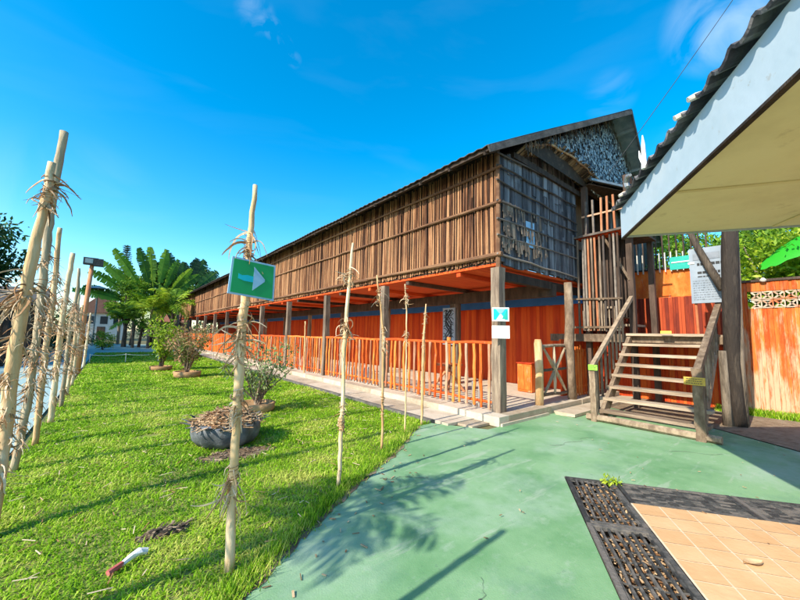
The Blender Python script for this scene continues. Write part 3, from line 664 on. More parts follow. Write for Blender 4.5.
# painted low cabinet and a carved panel, a trestle behind the railing
cb = empty('low_cabinet', (8.3, 5.0, .147), 'low orange painted cabinet standing on the terrace behind the pale post', 'cabinet')
MB().box((8.22, 4.80, .16), (8.6, 5.2, .86), t=.5).build('body', 'orange', cb)
MB().box((8.19, 4.78, .865), (8.63, 5.22, .885)).build('top', 'red', cb)
for y in (4.82, 5.01): MB().box((8.205, y, .22), (8.217, y+.175, .80), t=.5).build('door', 'orange', cb)
cp = empty('carved_panel', (7.85, 7.3, 1.3), 'black and white carved panel leaning on the inner post', 'panel')
MB().box((7.83, 7.02, 1.28), (7.88, 7.50, 2.38)).build('board', 'board', cp)
g = MB()
for k in range(9):
    zc = 1.4+k*.11; ph = random.random()
    P = [(7.825, 7.06+.4*f/8, zc+.04*sin(f*1.3+ph*6)) for f in range(9)]; g.tube(P, .012, n=4)
for k in range(4):
    P = [(7.822, 7.26+.12*sin(f*.8+k), 1.32+f*.1) for f in range(11)]; g.tube(P, .014+.004*k, n=4)
g.build('carving', 'ink', cp)
tr = empty('trestle', (6.6, 6.0, .147), 'reddish brown wooden trestle stand behind the nearest bay of railing', 'trestle')
for (a, b) in (((6.35, 5.9, .15), (6.75, 6.2, .78)), ((6.95, 5.9, .15), (6.6, 6.2, .78)), ((6.35, 6.5, .15), (6.75, 6.2, .78)), ((6.95, 6.5, .15), (6.6, 6.2, .78))):
    MB().tube([a, b], .035, n=7).build('leg', 'rust_pole', tr)
MB().box((6.45, 5.95, .78), (6.95, 6.45, .83)).build('top', 'rust_pole', tr)
MB().bar((6.35, 5.9, .28), (6.35, 6.5, .28), .05, .05).build('stretcher', 'rust_pole', tr)
cp2 = MB().tube([(6.7, 6.2, .83), (6.7, 6.2, 1.5)], .05, n=8); cp2.build('stem', 'orange', tr)

# signs on the corner post
sg = empty('direction_sign', (5.52, 3.84, 1.95), 'white framed cyan sign with white triangle marks, on the corner post', 'sign')
c = Vector((5.515, 3.83, 1.93)); nv = Vector((-.77, -.64, 0)).normalized(); wv = Vector((.64, -.77, 0)).normalized(); up = Vector((0, 0, 1))
def plate(c, w, h, th): 
    return MB().slab([c-wv*w/2-up*h/2, c+wv*w/2-up*h/2, c+wv*w/2+up*h/2, c-wv*w/2+up*h/2], nv, th)
c1 = c+nv*.10
plate(c1, .30, .25, .012).build('frame', 'white', sg)
def onp(c, a, b, off): return c+wv*a+up*b+nv*off
def shape(c, pts, off, mt, par, name, th=.003): MB().slab([onp(c, a, b, off) for a, b in pts], nv, th).build(name, mt, par)
shape(c1, [(-.125, -.1), (.125, -.1), (.125, .1), (-.125, .1)], .004, 'cyan', sg, 'face')
shape(c1, [(-.09, .1), (.09, .1), (.0, -.01)], .008, 'signblue', sg, 'triangle_mark')
shape(c1, [(-.08, -.1), (.08, -.1), (.015, .0), (-.015, .0)], .008, 'white', sg, 'triangle_mark')
shape(c1, [(.02, -.085), (.115, -.09), (.11, .08), (.07, .0)], .0095, 'teal', sg, 'arrow_mark', .0012)
c2 = c1 - up*.32
tag(plate(c2, .31, .23, .008).build('blank_notice', 'white'), 'blank white notice sheet below the cyan sign on the corner post', 'notice')

# ------------------------------------------------------------------ tree trunk, notice board, fence on the right
TR = empty('tree', (8.82, 1.15, 0), 'thick rough grey tree trunk rising beside the foot of the staircase handrail', 'tree')
g = MB()
g.tube([(8.86, 1.16, -.05), (8.84, 1.15, .5), (8.80, 1.16, 1.2), (8.80, 1.12, 2.2), (8.78, 1.07, 3.2), (8.80, 1.0, 4.3)], [.15, .115, .11, .125, .125, .11], n=14, lump=.10)
g.tube([(8.95, 1.09, -.05), (8.93, 1.08, 1.0), (8.90, 1.06, 2.4), (8.86, 1.04, 3.6)], [.09, .07, .09, .09], n=9, lump=.12)
g.tube([(8.70, 1.26, -.03), (8.66, 1.26, .4), (8.64, 1.26, 1.35)], [.08, .07, .06], n=8, lump=.1)
g.build('trunk', 'trunk', TR, True)
MB().tube([(8.86, 1.22, 2.5), (8.92, 1.40, 2.95), (8.97, 1.60, 3.5), (9.02, 1.80, 4.2)], [.075, .065, .055, .045], n=8, lump=.08).build('branch', 'trunk', TR, True)
NB = empty('notice_board', (9.0, 1.45, 0), 'blue grey notice board with rows of dark text on a brown pole by the tree', 'notice board')
MB().box((9.02, 1.13, 2.27), (9.10, 1.72, 3.38)).build('panel', 'board', NB)
g = MB()
for zz, hh in ((3.05, .05), (2.88, .045), (2.80, .02)):
    y = 1.60
    while y > 1.22:
        l = random.uniform(.03, .07); g.box((9.012, y-l, zz-hh/2), (9.018, y, zz+hh/2)); y -= l+.012
g.build('heading', 'ink', NB)
g = MB()
for k in range(9):
    zz = 2.72-k*.047; y = 1.68
    while y > 1.2:
        l = random.uniform(.01, .05); g.box((9.014, y-l, zz-.009), (9.018, y, zz+.009)); y -= l+.014
g.build('text', 'greyink', NB)
MB().box((9.012, 1.25, 3.14), (9.018, 1.66, 3.27)).build('heading_band', 'greyink', NB)
MB().box((9.007, 1.64, 3.07), (9.0185, 1.74, 3.11)).build('label_strip', 'offwhite', NB)
MB().tube([(9.08, 1.66, 1.64), (9.08, 1.67, 2.4)], .022, n=7).build('pole', 'rust_pole', NB)

F = empty('boundary_fence', (10.8, 0, 0), 'tall worn orange board fence behind the staircase and tree trunk', 'fence')
g = MB(); y = -7
while y < 5.0:
    w = random.uniform(.05, .085)
    if not (-.0 < y < 1.06): g.box((10.8+random.uniform(-.012, .012), y, .02+random.uniform(0, .04)), (10.84, y+w-.004, 2.82 if y < 1.7 else 2.62))
    else:
        g.box((10.8+random.uniform(-.012, .012), y, .02), (10.84, y+w-.004, 2.24)); g.box((10.8+random.uniform(-.012, .012), y, 2.62), (10.84, y+w-.004, 2.82))
    y += w
g.build('boards', 'fence', F)
g = MB(); g.box((10.76, -7, 2.825), (10.88, 1.72, 2.875)); g.build('cap', 'darkwood', F)
g = MB(); g.box((10.845, -7, 1.3), (10.90, 5, 1.4)); g.build('fence_rail', 'orange', F)
g = MB()   # pierced ventilation blocks
for r_ in range(2):
    for k in range(6):
        y0 = .03+k*.17; z0 = 2.25+r_*.185; c = Vector((10.81, y0+.08, z0+.087))
        for a in (45, 135): 
            d = Vector((0, cos(radians(a)), sin(radians(a)))); g.bar(c-d*.10, c+d*.10, .03, .05, up=(1, 0, 0))
        g.box((10.785, y0, z0), (10.835, y0+.16, z0+.022)); g.box((10.786, y0, z0+.155), (10.836, y0+.16, z0+.175)); g.box((10.787, y0-.005, z0+.02), (10.837, y0+.015, z0+.155))
g.build('vent_blocks', 'ventpaint', F)
tag(MB().lathe((10.74, .83, 2.84), [(.01, -.04), (.05, -.02), (.055, .02), (.02, .06)], n=12).build('round_lamp', 'offwhite', None, True), 'small round pale lamp on the orange fence above the pierced blocks', 'lamp')
PK = empty('upper_picket_fence', (11.1, 2.6, 0), 'row of pale tipped pickets on an orange panel behind the stair landing', 'fence')
MB().box((11.12, 1.75, .0), (11.17, 4.6, 3.38)).build('panel', 'orange', PK)
for (za, zb, mt_) in ((.02, 1.40, 'redlow'), (1.405, 2.60, 'shade_red')):  # upper row wears the shade-toned red, shade is in its colour
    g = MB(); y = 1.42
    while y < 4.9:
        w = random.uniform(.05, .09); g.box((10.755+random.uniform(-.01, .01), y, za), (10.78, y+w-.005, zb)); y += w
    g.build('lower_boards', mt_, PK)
MB().box((11.08, 1.75, 3.385), (11.19, 4.6, 3.42)).build('rail', 'darkwood', PK)
for k in range(17):
    y = 1.85+k*.125; MB().bar((11.06, y, 3.30), (11.06, y, 3.80+random.uniform(-.04, .04)), .062, .02, up=(0, 1, 0)).build('picket', 'offwhite', PK)
g = MB()
for k in range(12): g = MB(); y = 1.8+k*.15; g.bar((11.3, y, 3.42), (11.3, y, 4.75), .035, .03, up=(0, 1, 0)); g.build('tall_bar', 'darkwood', PK)
MB().bar((11.3, 1.7, 4.72), (11.3, 4.2, 4.72), .05, .05).build('tall_rail', 'darkwood', PK)
TS = empty('teal_sign', (11.0, 2.28, 3.4), 'teal sign board with white border hanging behind the pickets', 'sign')
MB().box((11.02, 2.02, 3.33), (11.05, 2.50, 3.66)).build('panel', 'teal', TS)
MB().box((11.005, 2.06, 3.50), (11.017, 2.46, 3.53)).build('stripe', 'white', TS)
# small shade roof projecting at the far right of the fence
g = MB(); g.slab([(10.2, -.9, 2.62), (10.2, .35, 2.45), (10.75, .35, 2.70), (10.75, -.9, 2.85)], (0, 0, 1), .02)
tag(g.build('lean_to_awning', 'redroof'), 'small rusty awning sheet on the orange fence at the frame edge', 'awning')
bpy.data.objects.remove(bpy.data.objects['lean_to_awning'])

# ------------------------------------------------------------------ shelter with drain and tiled court
SH = empty('open_shelter', st(1.5, 1.5), 'open shelter with white fascia, cream underside and tiled roof edge', 'shelter')
Zs = 2.56
cA = np.array([3.98, 1.29]); ua = np.array([-2.03, -1.29]); ua = ua/np.linalg.norm(ua); vb = np.array([-ua[1], ua[0]]); vb = vb if vb@np.array([.84, -1.18]) > 0 else -vb
def sp(a, b, z): p = cA+ua*a+vb*b; return (float(p[0]), float(p[1]), z)
MB().slab([sp(.02, .02, Zs+.02), sp(6, .02, Zs+.02), sp(6, 5, Zs+.02), sp(.02, 5, Zs+.02)], (0, 0, 1), .015).build('soffit', 'soffit', SH)
g = MB()
for a in (1.15, 2.35, 3.55, 4.75): g.bar(sp(a, .03, Zs+.0), sp(a, 4.9, Zs+.0), .035, .008)
for b in (1.2, 2.4, 3.6): g.bar(sp(.05, b, Zs-.002), sp(5.9, b, Zs-.002), .035, .008)
g.build('soffit_batten', 'soffit', SH)
fa = MB(); fa.slab([sp(0, 0, Zs-.01), sp(6, 0, Zs-.01), sp(6, 0, Zs+.285), sp(0, 0, Zs+.285)], (-vb[0], -vb[1], 0), .022); f1 = fa.build('fascia', 'fascia', SH)
fa = MB(); fa.slab([sp(-.0, .025, Zs-.01), sp(0, 5, Zs-.01), sp(0, 5, Zs+.285), sp(0, .025, Zs+.285)], (-ua[0], -ua[1], 0), .022); fa.build('fascia', 'fascia', SH)
MB().bar(sp(0, .012, Zs-.02), sp(6, .012, Zs-.02), .03, .015).build('drip_strip', 'darkwood', SH)
# roof: rows of pan tiles, rolls running up the slope
g = MB(); nb = 44
vs = []; fs = []; rows = 10
for i in range(rows*2):
    b = -.06 + (i//2 + (i % 2))*.28 ; z = Zs+.315 + b*.42 + (.018 if i % 2 == 0 else 0)
    for j in range(nb*6+1):
        a = -.1+j*.18/6
        w = .030*max(0, sin(j*2*pi/6))**.7 if sin(j*2*pi/6) > 0 else -.012*abs(sin(j*2*pi/6))
        p = sp(a, b, z+w+.012); vs.append(p)
nc = nb*6+1
for i in range(rows*2-1):
    for j in range(nc-1): fs.append((i*nc+j, i*nc+j+1, (i+1)*nc+j+1, (i+1)*nc+j))
g.v = vs; g.f = fs; g.t = [random.random() for _ in fs]
o = g.build('tiled_roof', 'rooftile', SH); md = o.modifiers.new('th', 'SOLIDIFY'); md.thickness = .018
g = MB()
for j in range(nb): 
    a = -.1+(j+.25)*.18
    if j in (2, 9, 10, 17, 24, 31): g = MB(); g.tube([sp(a, -.085, Zs+.325), sp(a, -.04, Zs+.345), sp(a+.01, .0, Zs+.36)], [.016, .018, .006], n=8, lump=.15); g.build('tile_end_cap', 'offwhite', SH)
for (a, b) in ((5.6, .4), (5.6, 4.4), (.5, 4.4)): MB().bar(sp(a, b, 0), sp(a, b, Zs), .14, .14, up=(0, 1, 0)).build('post', 'white', SH)
fn = MB(); fn.tube([sp(.93, -.06, Zs+.30), sp(.93, -.06, Zs+.50), sp(.925, -.06, Zs+.58)], [.022, .014, .004], n=7); fn.tube([sp(.93, -.06, Zs+.33), sp(.85, -.06, Zs+.43), sp(.83, -.06, Zs+.50)], [.016, .010, .003], n=6); fn.build('finial', 'white', SH)
fn = MB(); fn.tube([sp(.52, -.07, Zs+.32), sp(.50, -.07, Zs+.37), sp(.55, -.07, Zs+.41), sp(.62, -.07, Zs+.39)], [.02, .024, .022, .012], n=8); fn.build('roof_hook', 'metal', SH)
# drain
DR = empty('drain_channel', st(.25, .25), 'black iron grated drain channel turning a corner round the tiles', 'drain')
g = MB()
g.poly([st(0, 0, -.16), st(5, 0, -.16), st(5, .48, -.16), st(0, .48, -.16)]); g.poly([st(0, .48, -.16), st(.5, .48, -.16), st(.5, 4.5, -.16), st(0, 4.5, -.16)])
g.build('channel_bed', 'soil', DR)
g = MB()
def wall(a, b, c, d): g.slab([st(a, b, .0), st(c, d, .0), st(c, d, -.18), st(a, b, -.18)], (0, 0, 1), .0)
for (a, b, c, d) in ((0, 0, 5, 0), (0, 0, 0, 4.5), (.5, .48, 5, .48), (.5, .48, .5, 4.5)):
    g.poly([st(a, b, .003), st(c, d, .003), st(c, d, -.18), st(a, b, -.18)])
g.build('channel_side', 'darkconc', DR)
def grate(s0, s1, t0, t1, along, name, nbars, sag, cross):
    e = g = MB(); fr = .035
    # frame
    for (a, b, c, d) in ((s0, t0+fr/2, s1, t0+fr/2), (s0, t1-fr/2, s1, t1-fr/2)): g.bar(st(a, b, -.002), st(c, d, -.002), fr, .03)
    for (a, b, c, d) in ((s0+fr/2, t0+fr, s0+fr/2, t1-fr), (s1-fr/2, t0+fr, s1-fr/2, t1-fr)): g.bar(st(a, b, -.003), st(c, d, -.003), fr, .03)
    fo = g.build(name, 'iron', DR); g = MB()
    for k in range(nbars):
        f = (k+.8)/(nbars+.6)
        if along == 's':
            t = t0+(t1-t0)*f; ph = random.random()*6; P = [st(s0+fr+(s1-s0-2*fr)*i/12, t+sag*sin(ph+i*.8), -.006-sag*.3) for i in range(13)]
        else:
            s = s0+(s1-s0)*f; P = [st(s+random.uniform(-sag, sag), t0+fr+(t1-t0-2*fr)*i/12, -.006+random.uniform(-sag, 0)) for i in range(13)]
        for i in range(12): g.bar(P[i], P[i+1], .015 if along == 's' else .022, .022)
    n = int(((s1-s0) if along == 's' else (t1-t0))/cross)
    for k in range(n):
        if along == 's': s = s0+.05+k*cross; P = [st(s+.018*sin(i*1.6+k), t0+fr+(t1-t0-2*fr)*i/8, -.008) for i in range(9)]
        else: t = t0+.05+k*cross; P = [st(s0+fr+(s1-s0-2*fr)*i/8, t+.02*sin(i*1.3+k), -.008) for i in range(9)]
        for i in range(8): g.bar(P[i], P[i+1], .006, .010)
    g.build('bars', 'iron', fo)
for k in range(5): grate(.01+k*1.0, .995+k*1.0, .01, .475, 's', 'grate', 8, .004, .13)
for k in range(4): grate(.01, .49, .49+k*1.0, 1.475+k*1.0, 't', 'grate', 13, .003, .30)
g = MB()
for k in range(2600):
    s = random.random()**1.0*3.2; t = random.uniform(.03, .45); a = random.random()*6; l = random.uniform(.01, .06); h_ = -.11+random.random()*.06
    g.bar(st(s, t, h_), st(s+l*cos(a), t+l*sin(a), h_+random.uniform(-.01, .02)), .014, .006)
tag(g.build('dry_leaf_litter', 'husk'), 'dry leaf litter lying in the bottom of the grated drain', 'leaf litter', kind='stuff')
# tiled court: raised slab of separate tiles
tc_ = MB(); tc_.poly([st(.502, .482, .012), st(5, .482, .012), st(5, 4.5, .012), st(.502, 4.5, .012)][::-1]); tag(tc_.build('court_grout_floor', 'grout'), kind='structure')
g = MB(); T = .215
for i in range(21):
    for j in range(19):
        s0, t0 = .508+i*T, .488+j*T
        if s0+T > 5 or t0+T > 4.5: continue
        q = [st(s0+.006, t0+.006, .017), st(s0+T-.006, t0+.006, .017), st(s0+T-.006, t0+T-.006, .017), st(s0+.006, t0+T-.006, .017)]
        g.poly(q[::-1])
tag(g.build('tiled_floor', 'tile'), kind='structure')
g = MB()
c_ = Vector(st(1.27, .97, .019)); d_ = Vector((.8, -.6, 0)); n_ = Vector((.6, .8, 0))
for i in range(8):
    f0, f1 = i/8, (i+1)/8; w0, w1 = .038*sin(pi*f0)**.8+.001, .038*sin(pi*f1)**.8+.001; a0_, a1_ = c_+d_*.14*(f0-.5), c_+d_*.14*(f1-.5); z0_, z1_ = Vector((0, 0, .02*(f0-.4)**2+.002)), Vector((0, 0, .02*(f1-.4)**2+.002)); up_ = Vector((0, 0, .016))
    g.add([a0_-n_*w0+z0_+up_, a1_-n_*w1+z1_+up_, a1_+z1_, a0_+z0_], [(0, 1, 2, 3)], .5); g.add([a0_+z0_, a1_+z1_, a1_+n_*w1+z1_+up_*.7, a0_+n_*w0+z0_+up_*.7], [(0, 1, 2, 3)], .6)
tag(g.build('dry_leaf', 'husk'), 'curled dry brown leaf lying on the peach tiles', 'leaf')
for pts_ in ([(2.3, 3.1), (2.42, 2.98), (2.5, 3.02), (2.66, 2.86), (2.74, 2.80)], [(4.9, 2.6), (5.1, 2.5), (5.22, 2.55), (5.5, 2.42), (5.62, 2.5), (5.9, 2.4)], [(1.5, 1.2), (1.62, 1.35), (1.8, 1.38), (1.94, 1.5)], [(6.0, 1.5), (6.2, 1.35), (6.3, 1.1), (6.52, 1.0)]):
    g = MB(); P = []
    for i in range(len(pts_)-1):
        for k in range(6): f = k/6; P.append((pts_[i][0]*(1-f)+pts_[i+1][0]*f+random.uniform(-.012, .012), pts_[i][1]*(1-f)+pts_[i+1][1]*f+random.uniform(-.012, .012)))
    for i in range(len(P)-1):
        a_, b_ = P[i], P[i+1]; w_ = .0022*random.uniform(.6, 1.4); g.poly([(a_[0]-w_, a_[1]-w_, .009), (b_[0]-w_, b_[1]-w_, .009), (b_[0]+w_, b_[1]+w_, .009), (a_[0]+w_, a_[1]+w_, .009)])
    tag(g.build('pavement_crack', 'iron'), kind='structure')
g = MB()
for k in range(70):
    f = random.random()*(len(path_edge)-16); i = int(f)+14; x_, y_ = path_edge[i]; x_ += abs(random.gauss(0, .22)); y_ -= abs(random.gauss(0, .22)); b_ = random.random()*6.28; l = random.uniform(.015, .07)
    g.bar((x_, y_, .010), (x_+l*cos(b_), y_+l*sin(b_), .016), random.uniform(.004, .014), .003)
for k in range(60):
    x_, y_ = random.uniform(1.5, 8), random.uniform(-.5, 3.4); b_ = random.random()*6.28; l = random.uniform(.01, .04); g.bar((x_, y_, .022), (x_+l*cos(b_), y_+l*sin(b_), .026), .008, .003)
tag(g.build('path_litter', 'husk'), 'bits of dry leaf and twig scattered over the green path', 'leaf litter', kind='stuff')
Q, t = leaves([st(.06, .42, .04), st(.05, .50, .03)], [.05, .035], 160, .035); tag(quads_obj('weed', Q, t, 'leaf_yellow'), 'small yellow green weed growing at the drain corner', 'weed')

# ------------------------------------------------------------------ shaved ritual poles
def strip_tuft(c, n, length, mode, r=.0035, back=0):
    """tangled limp shavings round a pole at c; mode 'out' or 'skirt' (falling)"""
    g = MB(); c = Vector(c); a0 = random.random()*6.28; spanz = random.uniform(.03, .09)
    for k in range(n):
        a = a0+random.gauss(0, 1.5); d = Vector((cos(a), sin(a), 0)); L = length*random.choice((.35, .5, .7, 1.0, 1.25))*random.uniform(.7, 1.1)
        P = [c+Vector((0, 0, random.gauss(0, spanz)))+d*.012]
        vz = random.uniform(-.7, .5) if mode == 'out' else random.uniform(-1.8, -.3)
        m_ = 9; v = (d+Vector((random.uniform(-.5, .5), random.uniform(-.5, .5), vz))).normalized()
        coil = random.gauss(0, 1.9); ax = Vector((random.gauss(0, 1), random.gauss(0, 1), random.gauss(0, .6))).normalized()
        for i in range(m_):
            P.append(P[-1]+v*L/m_); v = (v+ax.cross(v)*coil/m_+Vector((random.gauss(0, .12), random.gauss(0, .12), -.16+random.gauss(0, .1)))).normalized()
        R = r*random.choice((.7, 1.1, 1.6, 2.2))*random.uniform(.8, 1.2); g.tube(P, [R*1.6, R*1.4, R*1.2, R*1.2, R, R, R*.9, R*.7, R*.6, R*.3], n=3, caps=False)
    for k in range(5):   # fibre wound about the shaft
        z0 = random.gauss(0, spanz); g.tube([c+Vector((.034*cos(i*.7+k), .034*sin(i*.7+k), z0+.004*i)) for i in range(12)], r*.9, n=3, caps=False)
    return g
def shaved_pole(pts, rad, tufts, label, group, material='peeled', r=.0028):
    e = empty('shaved_pole', pts[0], label, 'pole', group)
    # smooth crook by resampling
    P = []; R = []
    for i in range(len(pts)-1):
        a, b = Vector(pts[i]), Vector(pts[i+1]); k = max(2, int((b-a).length/.09))
        for j in range(k):
            f = j/k; w = .0045; P.append(a.lerp(b, f)+Vector((random.uniform(-w, w), random.uniform(-w, w), 0))); R.append((rad[i]*(1-f)+rad[i+1]*f)*random.uniform(.94, 1.06))
    P.append(Vector(pts[-1])); R.append(rad[-1])
    g = MB(); g.tube(P, R, n=9, lump=.05); g.build('pole_shaft', material, e, True)
    extra = [] if pts[0][0] > 0 or pts[0][1] < 3 else [(zz+random.uniform(-.1, .1), 46, random.uniform(.12, .24), random.choice(('skirt', 'out'))) for zz in np.arange(.45, 2.1, .36)]
    for (z, n, L, mode) in list(tufts)+extra:
        c = P[len(P)//2]
        if z < P[0].z+.05: continue
        for i in range(len(P)-1):
            if P[i].z <= z <= P[i+1].z: c = P[i].lerp(P[i+1], (z-P[i].z)/(P[i+1].z-P[i].z+1e-6)); break
        o = strip_tuft(c, n, L, mode, r).build('shaving_tuft', 'shaving', e)
    return e
GL = 'shaved poles in a row along the left path'; GR = 'shaved poles standing between lawn and green path'
shaved_pole([(.69, 2.5, 0), (.702, 2.58, .4), (.699, 2.58, .85), (.692, 2.58, 1.40), (.697, 2.58, 1.62), (.71, 2.58, 2.16), (.722, 2.58, 2.576)], [.030, .027, .028, .034, .030, .021, .016],
            [(2.13, 26, .20, 'out'), (2.04, 14, .16, 'skirt'), (1.50, 46, .24, 'out'), (1.44, 24, .16, 'skirt'), (1.02, 34, .13, 'skirt'), (.50, 60, .22, 'skirt')],
            'pale shaved pole carrying the green arrow sign on the near lawn', GR, r=.0032)
shaved_pole([(1.86, 3.19, 0), (1.875, 3.19, .9), (1.87, 3.19, 1.45), (1.90, 3.19, 1.98), (1.932, 3.19, 2.49)], [.022, .019, .024, .018, .012],
            [(2.12, 34, .15, 'out'), (1.58, 34, .18, 'out'), (1.50, 20, .12, 'skirt'), (.75, 26, .10, 'skirt'), (.62, 14, .10, 'skirt')],
            'slim shaved pole next to the sign pole, at the grass edge of the green path', GR)
shaved_pole([(2.88, 3.85, 0), (2.87, 3.85, .9), (2.86, 3.85, 1.5), (2.80, 3.85, 1.9), (2.727, 3.85, 2.323)], [.018, .016, .018, .015, .010],
            [(2.05, 26, .12, 'out'), (1.42, 22, .12, 'skirt'), (.62, 14, .07, 'skirt')], 'thin shaved pole whose tip leans to the left, before the railing', GR)
shaved_pole([(3.66, 4.30, 0), (3.66, 4.30, 1.2), (3.65, 4.30, 1.9), (3.605, 4.30, 2.342)], [.013, .012, .012, .008],
            [(2.10, 26, .11, 'out'), (1.50, 18, .10, 'skirt')], 'thinnest shaved pole with two tufts high on its shaft', GR)
shaved_pole([(4.21, 4.51, 0), (4.215, 4.51, .5), (4.22, 4.51, 1.2), (4.25, 4.51, 1.7), (4.277, 4.51, 2.078)], [.017, .026, .028, .018, .011],
            [(1.86, 16, .07, 'skirt'), (1.45, 12, .06, 'skirt'), (1.35, 12, .06, 'skirt')], 'shortest shaved pole with a thick middle, at the corner where lawn meets walkway', GR)
shaved_pole([(5.38, 11.9, .03), (5.38, 11.95, 1.2), (5.38, 12.0, 1.97)], [.035, .032, .026], [], 'plain tan pole standing against the far railing', GR)
# the row on the left
shaved_pole([(-.57, 3.9, 0), (-.597, 4.2, .7), (-.60, 4.2, 1.33), (-.578, 4.2, 1.91), (-.565, 4.2, 2.25), (-.53, 4.2, 2.65), (-.525, 4.2, 2.95)], [.050, .046, .044, .040, .037, .032, .028],
            [(2.72, 40, .22, 'out'), (2.62, 30, .20, 'skirt'), (1.78, 40, .30, 'skirt'), (.62, 40, .20, 'skirt')], 'thickest pale pole, foremost of the left row, with long shavings near its top', GL, r=.0034)
shaved_pole([(-.69, 5.55, 0), (-.653, 5.6, .73), (-.644, 5.6, 1.49), (-.662, 5.6, 2.52), (-.656, 5.6, 3.11), (-.633, 5.6, 3.84)], [.036, .036, .036, .038, .040, .040],
            [(3.0, 26, .16, 'out'), (2.35, 50, .20, 'skirt'), (2.0, 30, .16, 'out'), (1.3, 50, .22, 'skirt'), (.8, 40, .2, 'skirt'), (.3, 40, .14, 'skirt')], 'tallest grey brown pole rising behind the foremost thick pole', GL, 'peeled_dark')
shaved_pole([(-.66, 6.65, 0), (-.67, 6.65, 1.5), (-.657, 6.65, 1.9), (-.675, 6.65, 2.9)], [.034, .032, .032, .026],
            [(2.2, 44, .22, 'skirt'), (1.6, 44, .24, 'out'), (1.0, 40, .2, 'skirt')], 'straight pole with a pale bare tip just right of the tallest pole', GL)
shaved_pole([(-.66, 8.1, 0), (-.657, 8.0, 1.66), (-.619, 8.0, 2.79)], [.042, .040, .032], [(2.0, 44, .26, 'skirt'), (1.5, 40, .26, 'out'), (.9, 40, .2, 'skirt')], 'smooth tan pole with a cut flat tip, middle of the left row', GL)
shaved_pole([(-.65, 9.5, 0), (-.649, 9.5, 1.5), (-.60, 9.5, 2.3), (-.622, 9.5, 2.74)], [.036, .034, .030, .022], [(1.9, 50, .26, 'skirt'), (1.2, 40, .26, 'out')], 'pole with a dark pointed tip in the left row', GL, 'peeled_dark')
shaved_pole([(-.70, 11.2, 0), (-.66, 11.2, 1.3), (-.68, 11.2, 2.35)], [.036, .033, .024], [(1.7, 50, .3, 'skirt'), (1.1, 50, .3, 'out')], 'short bushy pole two places before the red brown lamp post', GL)
shaved_pole([(-.74, 13.2, 0), (-.72, 13.2, 1.2), (-.70, 13.2, 2.2)], [.038, .034, .026], [(1.7, 50, .32, 'skirt'), (1.0, 50, .3, 'out')], 'short pale pole directly before the red brown lamp post', GL)
shaved_pole([(-.78, 19.0, 0), (-.76, 19, 1.2), (-.74, 19, 2.2)], [.045, .04, .03], [(1.5, 30, .3, 'skirt')], 'farthest pole of the left row, beyond the lamp post', GL)
shaved_pole([(-.98, 1.47, 0), (-.98, 1.48, 1.2), (-.95, 1.5, 2.45)], [.035, .032, .028], [(1.5, 16, .14, 'skirt')], 'shaved pole outside the left frame edge', GL)
# green arrow sign
AS = empty('arrow_sign', (.72, 2.53, 1.9), 'tilted green sign with a pale blue arrow tied to the near pole', 'sign')
c = Vector((.738, 2.535, 1.878)); A_, B_, C_, D_ = Vector((.590, 2.53, 2.02)), Vector((.885, 2.53, 1.995)), Vector((.885, 2.53, 1.735)), Vector((.575, 2.53, 1.765))
def bil(u_, v_, off=0): p = (A_.lerp(B_, u_)).lerp(D_.lerp(C_, u_), v_); return p+Vector((0, -off, 0))
def sq(u0, v0, u1, v1, off): return [bil(u0, v1, off), bil(u1, v1, off), bil(u1, v0, off), bil(u0, v0, off)]
MB().slab(sq(0, 0, 1, 1, .0), (0, -1, 0), .012).build('frame', 'signblue', AS)
MB().slab(sq(.045, .05, .955, .95, .003), (0, -1, 0), .003).build('panel', 'signgreen', AS)
MB().slab([bil(.50, .82, .006), bil(.76, .52, .006), bil(.76, .46, .006), bil(.50, .17, .006)], (0, -1, 0), .002).build('arrow_head', 'signblue', AS)
g = MB()
g.slab([bil(.17, .56, .006), bil(.30, .60, .006), bil(.50, .60, .006), bil(.50, .44, .006), bil(.36, .43, .006), bil(.25, .46, .006), bil(.17, .43, .006)], (0, -1, 0), .002)
g.build('arrow_shaft', 'cyan', AS)

# ------------------------------------------------------------------ planters, debris, lamp
TP = empty('rubber_planter', (1.33, 5.35, 0), 'black rubber tub planter heaped with dry brown husks behind the sign pole', 'planter')
g = MB(); g.lathe((1.33, 5.35, .0), [(.26, .0), (.34, .02), (.41, .10), (.435, .20), (.42, .28), (.38, .31), (.34, .27)], n=60, rib=.028, ribs=10); g.build('tub', 'rubber', TP, True)
g = MB()
for k in range(16):
    a = k*2*pi/16+random.uniform(-.1, .1); p = Vector((1.33+.42*cos(a), 5.35+.42*sin(a), .29)); q = p+Vector((.14*cos(a), .14*sin(a), random.uniform(.0, .07))); g.bar(p, q, .07, .012, taper=.25)
g.build('jagged_rim', 'rubber', TP)
g = MB(); g.lathe((1.33, 5.35, .24), [(.40, 0), (.34, .08), (.2, .16), (.05, .2)], n=20, wob=.1)
for k in range(620):
    a = random.random()*2*pi; rr_ = .44*sqrt(random.random()); z = .27+.19*(1-(rr_/.46)**1.5); b = random.random()*2*pi; l = random.uniform(.04, .15)
    p = Vector((1.33+rr_*cos(a), 5.35+rr_*sin(a), z)); g.bar(p, p+Vector((l*cos(b), l*sin(b), random.uniform(-.03, .04))), random.uniform(.008, .024), .006)
g.build('husk_heap', 'husk', TP)
